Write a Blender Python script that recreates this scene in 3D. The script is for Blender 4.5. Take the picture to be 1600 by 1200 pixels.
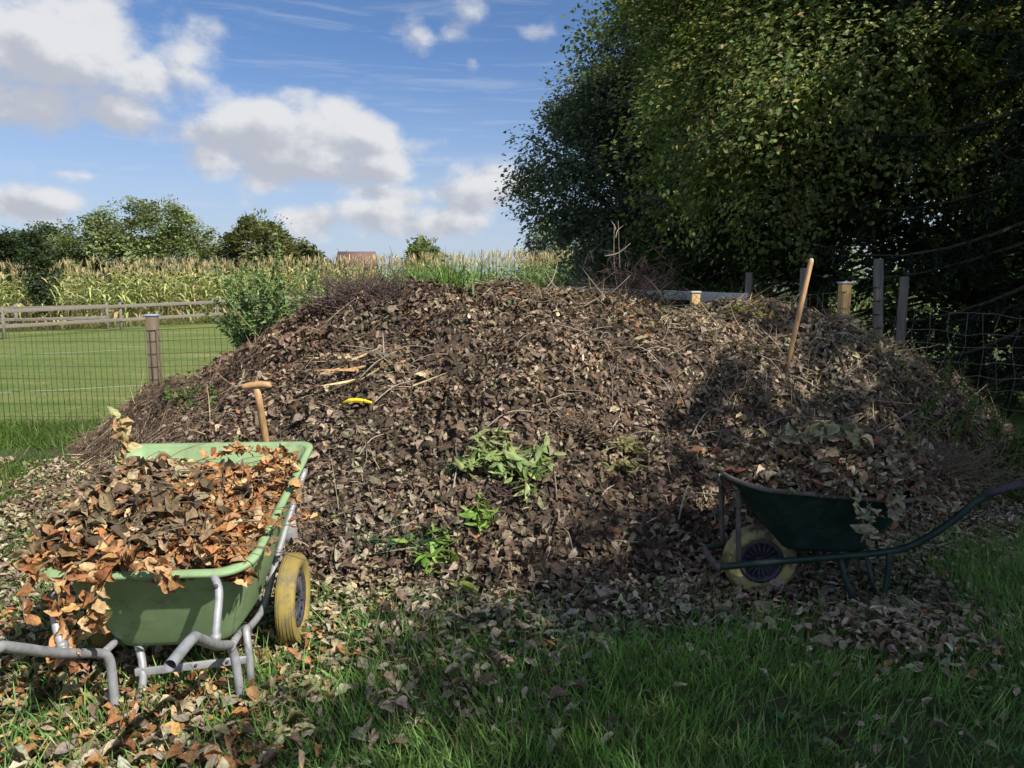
import bpy, math
import numpy as np
from mathutils import Matrix, Vector
from math import radians, sin, cos, pi

for o in list(bpy.data.objects):
    bpy.data.objects.remove(o)
S = bpy.context.scene
COL = S.collection
rng = np.random.default_rng(11)

# ------------------------------------------------------------------ camera
CAM_Z, PITCH, FPX = 1.65, math.atan(155 / 1164), 1164.0
cam = bpy.data.cameras.new('camera')
cam.sensor_width = 36.0
cam.lens = 36.0 * FPX / 1600.0
cam.clip_start, cam.clip_end = 0.05, 3000.0
camo = bpy.data.objects.new('camera', cam)
camo.location = (0, 0, CAM_Z)
camo.rotation_euler = (pi / 2 - PITCH, 0, 0)
COL.objects.link(camo)
S.camera = camo

# ------------------------------------------------------------------ light and exposure
EL, AZX, AZY = radians(43), 0.72, -0.69          # sun to the right, somewhat behind the camera
SUN = Vector((cos(EL) * AZX, cos(EL) * AZY, sin(EL))).normalized()
S.view_settings.view_transform = 'Standard'
S.view_settings.look = 'None'
S.view_settings.exposure = 1.72
S.view_settings.gamma = 1.0
S.view_settings.use_curve_mapping = False
sl = bpy.data.lights.new('sun', 'SUN')
sl.energy, sl.angle, sl.color = 2.4, radians(0.6), (1.0, 0.93, 0.82)
so = bpy.data.objects.new('sun', sl)
so.rotation_euler = SUN.to_track_quat('Z', 'Y').to_euler()
so.location = (8, -6, 12)
COL.objects.link(so)
S.cycles.max_bounces = 6
S.cycles.diffuse_bounces = 3
S.cycles.transmission_bounces = 4
S.cycles.transparent_max_bounces = 4


def pix_dir(px, py):
    u, v = (px - 800) / FPX, (600 - py) / FPX
    return np.array([u, cos(PITCH) + v * sin(PITCH), -sin(PITCH) + v * cos(PITCH)])


def at(px, py, Y):
    """the point of the place at depth Y seen at that spot of the photograph (for laying things out)"""
    d = pix_dir(px, py)
    s = Y / d[1]
    return np.array([d[0] * s, Y, CAM_Z + d[2] * s])


# ------------------------------------------------------------------ world: sky with clouds
W = bpy.data.worlds.new('World')
S.world = W
W.use_nodes = True
nt = W.node_tree
nt.nodes.clear()
SKY_STRENGTH = 0.066


class G:
    """small helper to write node graphs"""
    def __init__(s, tree):
        s.t = tree

    def n(s, typ, **kw):
        nd = s.t.nodes.new(typ)
        for k, v in kw.items():
            setattr(nd, k, v)
        return nd

    def put(s, sock, val):
        if isinstance(val, bpy.types.NodeSocket):
            s.t.links.new(val, sock)
        elif val is not None:
            sock.default_value = val

    def m(s, op, a, b=None, c=None, clamp=False):
        nd = s.n('ShaderNodeMath', operation=op, use_clamp=clamp)
        for i, v in enumerate((a, b, c)):
            s.put(nd.inputs[i], v)
        return nd.outputs[0]

    def v(s, op, a, b=None):
        nd = s.n('ShaderNodeVectorMath', operation=op)
        s.put(nd.inputs[0], a)
        s.put(nd.inputs[1], b)
        return nd.outputs['Value'] if op in ('LENGTH', 'DOT_PRODUCT') else nd.outputs[0]

    def noise(s, vec, scale, detail=4, rough=0.5, dist=0.0):
        nd = s.n('ShaderNodeTexNoise')
        s.put(nd.inputs['Vector'], vec)
        nd.inputs['Scale'].default_value = scale
        nd.inputs['Detail'].default_value = detail
        nd.inputs['Roughness'].default_value = rough
        nd.inputs['Distortion'].default_value = dist
        return nd.outputs[0]

    def mr(s, val, a, b, c=0.0, d=1.0, smooth=True):
        nd = s.n('ShaderNodeMapRange', interpolation_type='SMOOTHSTEP' if smooth else 'LINEAR')
        s.put(nd.inputs[0], val)
        for i, x in enumerate((a, b, c, d)):
            nd.inputs[i + 1].default_value = x
        return nd.outputs[0]

    def mix(s, f, a, b, blend='MIX'):
        nd = s.n('ShaderNodeMix', data_type='RGBA', blend_type=blend)
        s.put(nd.inputs[0], f)
        for i, x in ((6, a), (7, b)):
            if isinstance(x, tuple):
                x = tuple(x) + ((1.0,) if len(x) == 3 else ())
            s.put(nd.inputs[i], x)
        return nd.outputs[2]

    def ramp(s, f, stops):
        nd = s.n('ShaderNodeValToRGB')
        el = nd.color_ramp.elements
        while len(el) > 1:
            el.remove(el[-1])
        el[0].position, el[0].color = stops[0][0], tuple(stops[0][1]) + (1,)
        for p, c in stops[1:]:
            e = el.new(p)
            e.color = tuple(c) + (1,)
        s.put(nd.inputs[0], f)
        return nd.outputs[0]


g = G(nt)
sky = g.n('ShaderNodeTexSky', sky_type='NISHITA', sun_disc=False)
sky.sun_elevation = EL
sky.sun_rotation = math.atan2(AZX, AZY)
sky.air_density, sky.dust_density, sky.ozone_density = 1.0, 0.6, 3.0
d = g.n('ShaderNodeTexCoord').outputs['Generated']
dn = g.v('MULTIPLY', d, (1.0, 1.0, 1.45))
SUNOFF = tuple(Vector((0.7, -0.2, 0.75)) * 0.022)
NSC, NDET = 8.5, 7
W.cycles.sampling_method = 'MANUAL'
W.cycles.sample_map_resolution = 512


def cloud_noise(v):
    """billowing noise: broad puffs with smaller ones on them"""
    a = g.noise(v, NSC, NDET, 0.60, 0.0)
    vo = g.n('ShaderNodeTexVoronoi', feature='F1')
    g.put(vo.inputs['Vector'], v)
    vo.inputs['Scale'].default_value = 17.0
    puff = g.m('SUBTRACT', 0.42, vo.outputs['Distance'])
    return g.m('ADD', g.m('SUBTRACT', a, 0.5), g.m('MULTIPLY', puff, 0.36))


n1 = cloud_noise(dn)
n2 = cloud_noise(g.v('ADD', dn, SUNOFF))
nlow = g.noise(dn, 3.2, 4, 0.5)
# cumulus: (spot in the photograph used to find the direction, half width, half height, weight)
blobs = [(40, 70, 230, 95, 1.15), (190, 95, 130, 55, 0.95), (90, 150, 190, 60, 0.80), (-120, 60, 260, 130, 1.0),
         (450, 222, 190, 68, 1.25), (400, 185, 95, 55, 1.05), (550, 225, 90, 50, 1.0), (320, 205, 70, 42, 0.8), (530, 268, 130, 26, 0.75),
         (45, 318, 80, 26, 0.95), (775, 285, 70, 38, 1.15), (735, 305, 80, 32, 0.95),
         (600, 338, 75, 30, 0.85), (485, 345, 48, 30, 0.9), (590, 298, 46, 14, 0.7), (700, 345, 90, 34, 0.8), (640, 310, 40, 18, .6), (722, 40, 42, 36, 0.62), (650, 55, 34, 24, 0.6), (740, 95, 28, 24, 0.45),
         (855, 50, 44, 20, 0.55), (130, 275, 40, 10, 0.4)]
dens, vert = None, None
for (px, py, rx, ry, w) in blobs:
    c = pix_dir(px, py)
    c = c / np.linalg.norm(c)
    df = g.v('SUBTRACT', d, tuple(c))
    ds = g.v('MULTIPLY', df, (FPX / rx * 0.92, FPX / rx * 0.5, FPX / ry * 0.92))
    b = g.m('MULTIPLY', g.m('SUBTRACT', 1.0, g.v('LENGTH', ds)), w)
    sz = g.n('ShaderNodeSeparateXYZ')
    g.put(sz.inputs[0], ds)
    vv = g.m('MULTIPLY', g.m('MAXIMUM', b, 0.0), g.m('ADD', sz.outputs[2], g.m('MULTIPLY', sz.outputs[0], 0.35)))
    dens = b if dens is None else g.m('SMOOTH_MAX', dens, b, 0.12)
    vert = vv if vert is None else g.m('ADD', vert, vv)
# the rest of the sky carries the same kind of scattered clouds
sep = g.n('ShaderNodeSeparateXYZ')
g.put(sep.inputs[0], d)
away = g.mr(g.v('DOT_PRODUCT', d, (0.0, 0.93, 0.36)), 0.62, 0.80, 1.0, 0.0)
broad = g.m('MULTIPLY', g.mr(nlow, 0.42, 0.58, -0.5, 0.75, False), 1.0)
broad = g.m('SUBTRACT', broad, g.m('MULTIPLY', g.m('SUBTRACT', 1.0, away), 0.9))
dens = g.m('MAXIMUM', dens, broad)
dens = g.m('ADD', dens, g.m('MULTIPLY', n1, 1.9))
alpha = g.mr(dens, -0.02, 0.58)
alpha = g.m('MULTIPLY', alpha, 0.97)
lit = g.m('ADD', g.m('MULTIPLY', g.m('SUBTRACT', n1, n2), 2.6), g.m('MULTIPLY', vert, 1.15))
lit = g.m('ADD', lit, g.m('MULTIPLY', away, 0.2))
lit = g.mr(lit, -0.45, 0.42)
ccol = g.mix(lit, (2.3, 2.42, 2.75), (3.62, 3.66, 3.75))
# thin high streaks
st = g.noise(g.v('MULTIPLY', d, (2.2, 2.2, 26.0)), 3.0, 6, 0.6, 0.6)
st = g.m('MULTIPLY', g.mr(st, 0.50, 0.76), 0.26)
hz = g.mr(sep.outputs[2], -0.02, 0.30, 0.75, 0.0)
base = g.mix(1.0, sky.outputs[0], (0.385, 0.455, 0.56), 'MULTIPLY')
base = g.mix(hz, base, (2.5, 2.8, 3.45))
base = g.mix(st, base, (2.9, 3.15, 3.6))
skyc = g.mix(alpha, base, ccol)
bg = g.n('ShaderNodeBackground')
g.put(bg.inputs[0], skyc)
bg.inputs[1].default_value = SKY_STRENGTH
g.put(g.n('ShaderNodeOutputWorld').inputs[0], bg.outputs[0])

# ------------------------------------------------------------------ numpy noise and mesh helpers
_perm = np.random.default_rng(5).random((256, 256))


def vn(x, y, seed=0):
    x, y = np.asarray(x, float) + 17.3 * seed + 100, np.asarray(y, float) + 9.1 * seed + 100
    xi, yi = np.floor(x).astype(int), np.floor(y).astype(int)
    fx, fy = x - xi, y - yi
    fx, fy = fx * fx * (3 - 2 * fx), fy * fy * (3 - 2 * fy)
    p = lambda a, b: _perm[a & 255, b & 255]
    return ((p(xi, yi) * (1 - fx) + p(xi + 1, yi) * fx) * (1 - fy) + (p(xi, yi + 1) * (1 - fx) + p(xi + 1, yi + 1) * fx) * fy)


def fbm(x, y, seed=0, oct=4):
    r, a = 0, 0.5
    for i in range(oct):
        r = r + a * vn(np.asarray(x) * 2 ** i, np.asarray(y) * 2 ** i, seed + i)
        a *= 0.5
    return r


def ss(a, b, x):
    t = np.clip((np.asarray(x, float) - a) / (b - a), 0, 1)
    return t * t * (3 - 2 * t)


def unit(v):
    return v / np.maximum(np.linalg.norm(v, axis=-1, keepdims=True), 1e-9)


def mesh_np(name, V, T, mat=None, col=None, smooth=False, Q=None):
    me = bpy.data.meshes.new(name)
    V = np.asarray(V, np.float32)
    T = np.zeros((0, 3), int) if T is None else np.asarray(T, np.int32)
    nq = 0 if Q is None else len(Q)
    me.vertices.add(len(V))
    me.vertices.foreach_set('co', V.ravel())
    loops = T.ravel()
    starts = np.arange(len(T)) * 3
    if nq:
        Q = np.asarray(Q, np.int32)
        starts = np.concatenate([starts, len(T) * 3 + np.arange(nq) * 4])
        loops = np.concatenate([loops, Q.ravel()])
    me.loops.add(len(loops))
    me.loops.foreach_set('vertex_index', loops.astype(np.int32))
    me.polygons.add(len(starts))
    me.polygons.foreach_set('loop_start', starts.astype(np.int32))
    if smooth:
        me.polygons.foreach_set('use_smooth', np.ones(len(starts), bool))
    if col is not None:
        a = me.color_attributes.new('Col', 'FLOAT_COLOR', 'POINT')
        c4 = np.ones((len(V), 4), np.float32)
        c4[:, :3] = col
        a.data.foreach_set('color', c4.ravel())
    me.update(calc_edges=True)
    me.validate()
    if mat is not None:
        me.materials.append(mat)
    return me


def link(name, me, parent=None, loc=None, world=True):
    o = bpy.data.objects.new(name, me)
    COL.objects.link(o)
    if loc is not None:
        o.location = loc
    if parent is not None:
        o.parent = parent
        if world:
            o.matrix_parent_inverse = parent.matrix_basis.inverted()
    return o


def tag(o, label=None, cat=None, group=None, kind=None):
    for k, v in (('label', label), ('category', cat), ('group', group), ('kind', kind)):
        if v:
            o[k] = v
    return o


def thing(name, loc, label, cat, group=None, rz=0.0):
    o = bpy.data.objects.new(name, None)
    o.empty_display_size = 0.1
    COL.objects.link(o)
    o.location = tuple(float(a) for a in loc)
    o.rotation_euler = (0, 0, rz)
    return tag(o, label, cat, group)


class MB:
    """collects shapes for ONE mesh"""
    def __init__(s):
        s.V, s.T, s.Q, s.n = [], [], [], 0

    def add(s, V, T=None, Q=None):
        V = np.asarray(V, float)
        s.V.append(V)
        if T is not None and len(T):
            s.T.append(np.asarray(T, int) + s.n)
        if Q is not None and len(Q):
            s.Q.append(np.asarray(Q, int) + s.n)
        s.n += len(V)
        return s

    def tube(s, pts, r, sides=8, smooth=0, cap=True):
        P = np.asarray(pts, float)
        R = np.full(len(P), r, float) if np.isscalar(r) else np.asarray(r, float)
        if smooth and len(P) > 2:
            Pn, Rn = [], []
            for i in range(len(P) - 1):
                p0, p1, p2, p3 = P[max(i - 1, 0)], P[i], P[i + 1], P[min(i + 2, len(P) - 1)]
                for k in range(smooth):
                    t = k / smooth
                    Pn.append(0.5 * (2 * p1 + (p2 - p0) * t + (2 * p0 - 5 * p1 + 4 * p2 - p3) * t * t + (3 * p1 - p0 - 3 * p2 + p3) * t ** 3))
                    Rn.append(R[i] * (1 - t) + R[i + 1] * t)
            Pn.append(P[-1]); Rn.append(R[-1])
            P, R = np.array(Pn), np.array(Rn)
        n = len(P)
        tg = unit(np.gradient(P, axis=0))
        up = np.array([0, 0, 1.0]) if abs(tg[0][2]) < 0.9 else np.array([1.0, 0, 0])
        u = unit(np.cross(tg[0], up))
        a = np.arange(sides) * 2 * pi / sides
        V = np.zeros((n * sides, 3))
        for i in range(n):
            u = unit(u - tg[i] * np.dot(u, tg[i]))
            w = np.cross(tg[i], u)
            V[i * sides:(i + 1) * sides] = P[i] + R[i] * (np.cos(a)[:, None] * u + np.sin(a)[:, None] * w)
        k = np.arange(sides)
        k2 = (k + 1) % sides
        Q = np.concatenate([np.stack([i * sides + k, i * sides + k2, (i + 1) * sides + k2, (i + 1) * sides + k], 1) for i in range(n - 1)])
        T = []
        if cap:
            V = np.vstack([V, P[0], P[-1]])
            T = [(n * sides, b, a_) for a_, b in zip(k, k2)] + [(n * sides + 1, (n - 1) * sides + a_, (n - 1) * sides + b) for a_, b in zip(k, k2)]
        return s.add(V, T, Q)

    def box(s, a, b, bev=0.0):
        a, b = np.minimum(a, b).astype(float), np.maximum(a, b).astype(float)
        V = np.array([[x, y, z] for z in (a[2], b[2]) for y in (a[1], b[1]) for x in (a[0], b[0])])
        return s.add(V, None, [(0, 2, 3, 1), (4, 5, 7, 6), (0, 1, 5, 4), (2, 6, 7, 3), (0, 4, 6, 2), (1, 3, 7, 5)])

    def bar(s, p, q, w, h, up=(0, 0, 1)):
        """a box from p to q, w wide (sideways) and h tall"""
        p, q = np.asarray(p, float), np.asarray(q, float)
        t = unit(q - p)
        sd = unit(np.cross(t, up))
        u2 = np.cross(sd, t)
        V = []
        for c in (p, q):
            for (i, j) in ((-1, -1), (1, -1), (1, 1), (-1, 1)):
                V.append(c + sd * i * w / 2 + u2 * j * h / 2)
        return s.add(V, None, [(0, 3, 2, 1), (4, 5, 6, 7), (0, 1, 5, 4), (1, 2, 6, 5), (2, 3, 7, 6), (3, 0, 4, 7)])

    def lathe(s, prof, c, axis='y', seg=40, closed=True):
        """profile of (radius, along) revolved about an axis through c"""
        prof = np.asarray(prof, float)
        m = len(prof)
        a = np.arange(seg) * 2 * pi / seg
        V = []
        for t in a:
            for r, l in prof:
                if axis == 'y':
                    V.append((r * cos(t), l, r * sin(t)))
                elif axis == 'x':
                    V.append((l, r * cos(t), r * sin(t)))
                else:
                    V.append((r * cos(t), r * sin(t), l))
        V = np.array(V) + np.asarray(c, float)
        Q = []
        for i in range(seg):
            j = (i + 1) % seg
            for k in range(m if closed else m - 1):
                k2 = (k + 1) % m
                Q.append((i * m + k, i * m + k2, j * m + k2, j * m + k))
        return s.add(V, None, Q)

    def mesh(s, name, mat, smooth=True, col=None):
        V = np.vstack(s.V)
        T = np.vstack(s.T) if s.T else None
        Q = np.vstack(s.Q) if s.Q else None
        return mesh_np(name, V, T, mat, col, smooth, Q)

    def build(s, name, mat, parent=None, world=False, smooth=True, bevel=0.0):
        o = link(name, s.mesh(name, mat, smooth), parent, None, world)
        if bevel:
            b = o.modifiers.new('bevel', 'BEVEL')
            b.width, b.segments, b.limit_method = bevel, 2, 'ANGLE'
        return o


# ------------------------------------------------------------------ materials
def mat_new(name):
    m = bpy.data.materials.new(name)
    m.use_nodes = True
    t = m.node_tree
    t.nodes.clear()
    g = G(t)
    out = g.n('ShaderNodeOutputMaterial')
    return m, g, out


def principled(g, out, col, rough=0.7, metal=0.0, bump=None, strength=0.3, dist=0.01, spec=0.4):
    p = g.n('ShaderNodeBsdfPrincipled')
    g.put(p.inputs['Base Color'], col if not isinstance(col, tuple) else tuple(col) + (1,))
    g.put(p.inputs['Roughness'], rough)
    g.put(p.inputs['Metallic'], metal)
    p.inputs['Specular IOR Level'].default_value = spec
    if bump is not None:
        b = g.n('ShaderNodeBump')
        g.put(b.inputs['Height'], bump)
        b.inputs['Strength'].default_value = strength
        b.inputs['Distance'].default_value = dist
        g.put(p.inputs['Normal'], b.outputs[0])
    g.put(out.inputs[0], p.outputs[0])
    return p


def m_leafy(name, source='Col', trans=0.3, rough=0.6, mottle=35.0, spec=0.35, gain=1.0):
    m, g, out = mat_new(name)
    if source == 'obj':
        c = g.n('ShaderNodeObjectInfo').outputs['Color']
    else:
        c = g.n('ShaderNodeAttribute', attribute_name='Col').outputs[0]
    tc = g.n('ShaderNodeTexCoord').outputs['Object'] if source == 'obj' else g.n('ShaderNodeNewGeometry').outputs['Position']
    nz = g.noise(tc, mottle if source != 'obj' else 5.0, 3, 0.6)
    c = g.mix(1.0, c, g.ramp(nz, [(0.28, (0.45, 0.42, 0.40)), (0.5, (1, 1, 1)), (0.72, (1.35, 1.3, 1.2))]), 'MULTIPLY')
    p = g.n('ShaderNodeBsdfPrincipled')
    g.put(p.inputs['Base Color'], c)
    p.inputs['Roughness'].default_value = rough
    p.inputs['Specular IOR Level'].default_value = spec
    tr = g.n('ShaderNodeBsdfTranslucent')
    g.put(tr.inputs[0], g.mix(1.0, c, (1.25, 1.3, 0.7), 'MULTIPLY'))
    mx = g.n('ShaderNodeMixShader')
    mx.inputs[0].default_value = trans
    g.put(mx.inputs[1], p.outputs[0])
    g.put(mx.inputs[2], tr.outputs[0])
    g.put(out.inputs[0], mx.outputs[0])
    return m


def m_noise(name, stops, scale=8.0, rough=0.75, metal=0.0, detail=6, strength=0.3, dist=0.01, stretch=(1, 1, 1), spec=0.35, coord='Object', bscale=None):
    m, g, out = mat_new(name)
    tc = g.n('ShaderNodeTexCoord').outputs[coord]
    v = g.v('MULTIPLY', tc, stretch)
    nz = g.noise(v, scale, detail, 0.6)
    b = g.noise(v, bscale or scale * 3, 5, 0.6)
    principled(g, out, g.ramp(nz, stops), rough, metal, b, strength, dist, spec)
    return m


M = {}
M['dry_leaf'] = m_leafy('dry leaves', 'Col', 0.14, 0.8, 60, 0.12)
M['dry_leaf_obj'] = m_leafy('dry leaf', 'obj', 0.14, 0.75, 60, 0.15)
M['green_leaf'] = m_leafy('green leaves', 'Col', 0.38, 0.55, 12, 0.3)
M['green_leaf_obj'] = m_leafy('green leaf', 'obj', 0.3, 0.5, 12, 0.4)
M['blade'] = m_leafy('grass blades', 'Col', 0.42, 0.5, 10, 0.3)
M['straw'] = m_leafy('straw', 'Col', 0.1, 0.7, 30, 0.2)
M['bark'] = m_noise('bark', [(0.3, (0.025, 0.02, 0.015)), (0.6, (0.07, 0.055, 0.04)), (0.8, (0.12, 0.10, 0.08))], 14, 0.9, strength=0.8, dist=0.03, stretch=(1, 1, 0.25))
M['twig'] = m_noise('twig bark', [(0.3, (0.09, 0.065, 0.045)), (0.7, (0.22, 0.17, 0.12))], 20, 0.85)
M['pale_twig'] = m_noise('pale dead twigs', [(0.3, (0.20, 0.17, 0.13)), (0.7, (0.36, 0.31, 0.25))], 20, 0.85)
M['purple_twig'] = m_noise('purple brown twigs', [(0.3, (0.05, 0.032, 0.03)), (0.7, (0.14, 0.095, 0.09))], 15, 0.85)
M['ash_wood'] = m_noise('ash wood handle', [(0.3, (0.30, 0.17, 0.08)), (0.55, (0.42, 0.26, 0.13)), (0.8, (0.5, 0.33, 0.18))], 9, 0.55, stretch=(6, 6, 0.5), strength=0.1)
M['old_wood'] = m_noise('weathered grey wood', [(0.3, (0.11, 0.10, 0.085)), (0.55, (0.19, 0.17, 0.145)), (0.8, (0.26, 0.24, 0.21))], 6, 0.9, stretch=(0.6, 6, 6), strength=0.5)
M['post_wood'] = m_noise('grey brown post wood', [(0.3, (0.11, 0.085, 0.06)), (0.55, (0.18, 0.14, 0.10)), (0.8, (0.25, 0.2, 0.15))], 7, 0.9, stretch=(6, 6, 0.5), strength=0.5)
M['grey_post'] = m_noise('silvery post wood', [(0.3, (0.10, 0.095, 0.08)), (0.55, (0.16, 0.15, 0.13)), (0.8, (0.23, 0.21, 0.19))], 7, 0.9, stretch=(6, 6, 0.5), strength=0.5)
M['new_wood'] = m_noise('new yellow post wood', [(0.3, (0.38, 0.24, 0.10)), (0.55, (0.50, 0.34, 0.15)), (0.8, (0.58, 0.42, 0.22))], 7, 0.8, stretch=(6, 6, 0.5), strength=0.3)
M['white_board'] = m_noise('faded pale board', [(0.3, (0.34, 0.35, 0.36)), (0.7, (0.52, 0.53, 0.54))], 6, 0.8, stretch=(0.6, 6, 6))
M['green_wire'] = m_noise('dark green coated wire', [(0.3, (0.018, 0.035, 0.022)), (0.7, (0.03, 0.05, 0.03))], 12, 0.5)
M['black_wire'] = m_noise('black wire', [(0.3, (0.012, 0.013, 0.014)), (0.7, (0.03, 0.03, 0.03))], 12, 0.5)
M['zinc_wire'] = m_noise('old zinc wire', [(0.3, (0.14, 0.14, 0.13)), (0.7, (0.26, 0.26, 0.25))], 12, 0.6, 0.3)
M['galv'] = m_noise('galvanised steel', [(0.3, (0.20, 0.215, 0.23)), (0.5, (0.29, 0.30, 0.32)), (0.75, (0.38, 0.39, 0.41))], 22, 0.5, 0.25, strength=0.12, dist=0.003)
M['cap_blue'] = m_noise('blue grey post cap', [(0.3, (0.22, 0.27, 0.40)), (0.7, (0.35, 0.40, 0.52))], 12, 0.4)
M['yellow_peel'] = m_noise('yellow peel', [(0.3, (0.55, 0.38, 0.02)), (0.7, (0.78, 0.60, 0.04))], 30, 0.5)
M['white_cord'] = m_noise('white cord', [(0.3, (0.4, 0.4, 0.38)), (0.7, (0.55, 0.55, 0.52))], 12, 0.7)
M['roof'] = m_noise('red brown roof tiles', [(0.3, (0.13, 0.075, 0.07)), (0.7, (0.19, 0.11, 0.10))], 1.5, 0.85, stretch=(1, 1, 6))
M['brick'] = m_noise('house brick', [(0.3, (0.25, 0.12, 0.08)), (0.7, (0.36, 0.2, 0.14))], 3, 0.9)
M['glass'] = m_noise('window glass', [(0.3, (0.03, 0.035, 0.04)), (0.7, (0.05, 0.055, 0.06))], 3, 0.1)
M['compost'] = m_noise('dark compost', [(0.3, (0.03, 0.022, 0.016)), (0.5, (0.065, 0.048, 0.035)), (0.72, (0.12, 0.09, 0.066))], 9, 0.95, detail=9, strength=1.0, dist=0.05, bscale=22)
M['rubber_dark'] = m_noise('dark plastic rim', [(0.3, (0.03, 0.03, 0.042)), (0.7, (0.07, 0.068, 0.085))], 18, 0.55)


def m_worn(name, base, dark, edge, scale=6, rough=0.5, dirt=(0.10, 0.085, 0.06), amount=0.55, th=0.52):
    """paint or plastic with scuffs and dirt"""
    m, g, out = mat_new(name)
    tc = g.n('ShaderNodeTexCoord').outputs['Object']
    a = g.noise(tc, scale, 6, 0.6)
    c = g.mix(g.mr(a, 0.35, 0.65), dark, base)
    sp = g.noise(tc, scale * 7, 5, 0.7)
    c = g.mix(g.mr(sp, 0.60, 0.72, 0, 0.6), c, edge)
    dd = g.noise(g.v('ADD', tc, (3.1, 1.7, 0.4)), scale * 1.7, 7, 0.72)
    c = g.mix(g.mr(dd, th, th + 0.2, 0, amount), c, dirt)
    principled(g, out, c, g.mr(dd, 0.4, 0.7, rough, 0.85), 0.0, sp, 0.12, 0.004)
    return m


M['tub_green'] = m_worn('green plastic tub', (0.225, 0.335, 0.17), (0.185, 0.285, 0.14), (0.32, 0.42, 0.27), 5, 0.5, (0.15, 0.145, 0.085), 0.75)
M['dark_green'] = m_worn('dark green paint', (0.014, 0.042, 0.032), (0.009, 0.028, 0.023), (0.035, 0.075, 0.06), 9, 0.42, (0.05, 0.045, 0.035), 0.5)
M['rust_pipe'] = m_worn('flaking painted pipe', (0.15, 0.13, 0.12), (0.085, 0.065, 0.058), (0.24, 0.23, 0.21), 14, 0.75, (0.028, 0.07, 0.06), 0.6)
M['tyre'] = m_worn('yellow tyre', (0.30, 0.235, 0.062), (0.24, 0.185, 0.052), (0.38, 0.33, 0.18), 8, 0.75, (0.15, 0.125, 0.085), 0.9, 0.46)
M['tyre_dirty'] = m_worn('soiled yellow tyre', (0.40, 0.34, 0.12), (0.33, 0.30, 0.16), (0.46, 0.43, 0.30), 9, 0.8, (0.10, 0.085, 0.055), 0.95, 0.44)


def gz(x, y):
    return 0.35 * ss(14, 34, y) * ss(-22, -4, x)


# ------------------------------------------------------------------ the heap as a height field
HX = [-4.55, -4.2, -3.85, -3.4, -2.8, -2.0, -1.35, -.6, 0, .5, 1.1, 1.8, 2.6, 2.95, 3.6, 4.1, 4.6, 5.1]
HZ = [0, .17, .40, .64, .88, 1.27, 1.47, 1.51, 1.52, 1.51, 1.41, 1.37, 1.38, 1.33, .9, .63, .3, 0]
HC = [7.7, 7.6, 7.5, 7.4, 7.2, 6.9, 6.6, 6.5, 6.4, 6.4, 6.5, 6.6, 6.7, 6.7, 6.7, 6.8, 6.9, 7]
HF = [7.3, 7.0, 6.55, 5.85, 4.9, 4.05, 3.85, 3.8, 3.8, 3.85, 3.95, 4.15, 4.6, 4.8, 5.3, 5.7, 6.2, 6.8]


def heap(x, y):
    x, y = np.asarray(x, float), np.asarray(y, float)
    k = 0.16 * (fbm(x * 0.8, y * 0.8, 40, 2) - 0.4)
    z, c, f = np.interp(x, HX, HZ), np.interp(x, HX, HC), np.interp(x, HX, HF) + k * 2
    t = np.clip((y - f) / (c - f), 0, 1)
    p = 0.62 * np.sin(t * pi / 2) + 0.38 * t * t * (3 - 2 * t)
    tb = np.clip((y - c) / 1.7, 0, 1)
    p = np.where(y > c, 1 - ss(0, 1, tb), p)
    lump = (vn(x * 1.1, y * 1.3, 3) - 0.5) * 0.30 + (vn(x * 2.6, y * 2.9, 7) - 0.5) * 0.25 + (vn(x * 5.5, y * 5.5, 9) - 0.5) * 0.10 + (vn(x * 12, y * 12, 19) - 0.5) * 0.035
    lump = lump * (1 - 0.45 * ss(0.82, 1.0, t))
    return np.maximum(z * p + lump * np.clip(p * 2.2, 0, 1) * np.clip(z * 1.6, 0, 1), 0) * (p > 0)


def heap_normal(x, y, e=0.03):
    dx = (heap(x + e, y) - heap(x - e, y)) / (2 * e)
    dy = (heap(x, y + e) - heap(x, y - e)) / (2 * e)
    return unit(np.stack([-dx, -dy, np.ones_like(dx)], -1))


def hit(px, py, up=0.0):
    """where the line of sight through a spot of the photograph meets the heap or ground"""
    d_ = pix_dir(px, py)
    s = np.linspace(2.0, 30, 6000)
    P = np.array([0, 0, CAM_Z]) + s[:, None] * d_
    h = np.where((P[:, 1] > 3.3) & (P[:, 1] < 8.6), heap(P[:, 0], P[:, 1]), 0)
    i = np.argmax(P[:, 2] < h + up)
    return P[i] if P[i, 2] < h[i] + up else P[-1]


# ------------------------------------------------------------------ ground, lawn, field soil
def grid_sheet(name, x0, x1, y0, y1, nx, ny, z, mat, fn=None):
    gxs, gys = np.linspace(x0, x1, nx), np.linspace(y0, y1, ny)
    if x1 - x0 > 500:      # finer where the ground rises
        gxs = np.unique(np.concatenate([gxs, np.arange(-60, 60, 2.0)]))
        gys = np.unique(np.concatenate([gys, np.arange(-10, 60, 2.0)]))
        nx, ny = len(gxs), len(gys)
    X, Y = np.meshgrid(gxs, gys)
    Z = gz(X, Y) + z
    if fn is not None:
        Z = Z + fn(X, Y)
    V = np.stack([X.ravel(), Y.ravel(), Z.ravel()], 1)
    i = (np.arange(ny - 1)[:, None] * nx + np.arange(nx - 1)[None, :]).ravel()
    Q = np.stack([i, i + 1, i + nx + 1, i + nx], 1)
    o = link(name, mesh_np(name, V, None, mat, None, True, Q))
    o['kind'] = 'structure'
    return o


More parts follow.
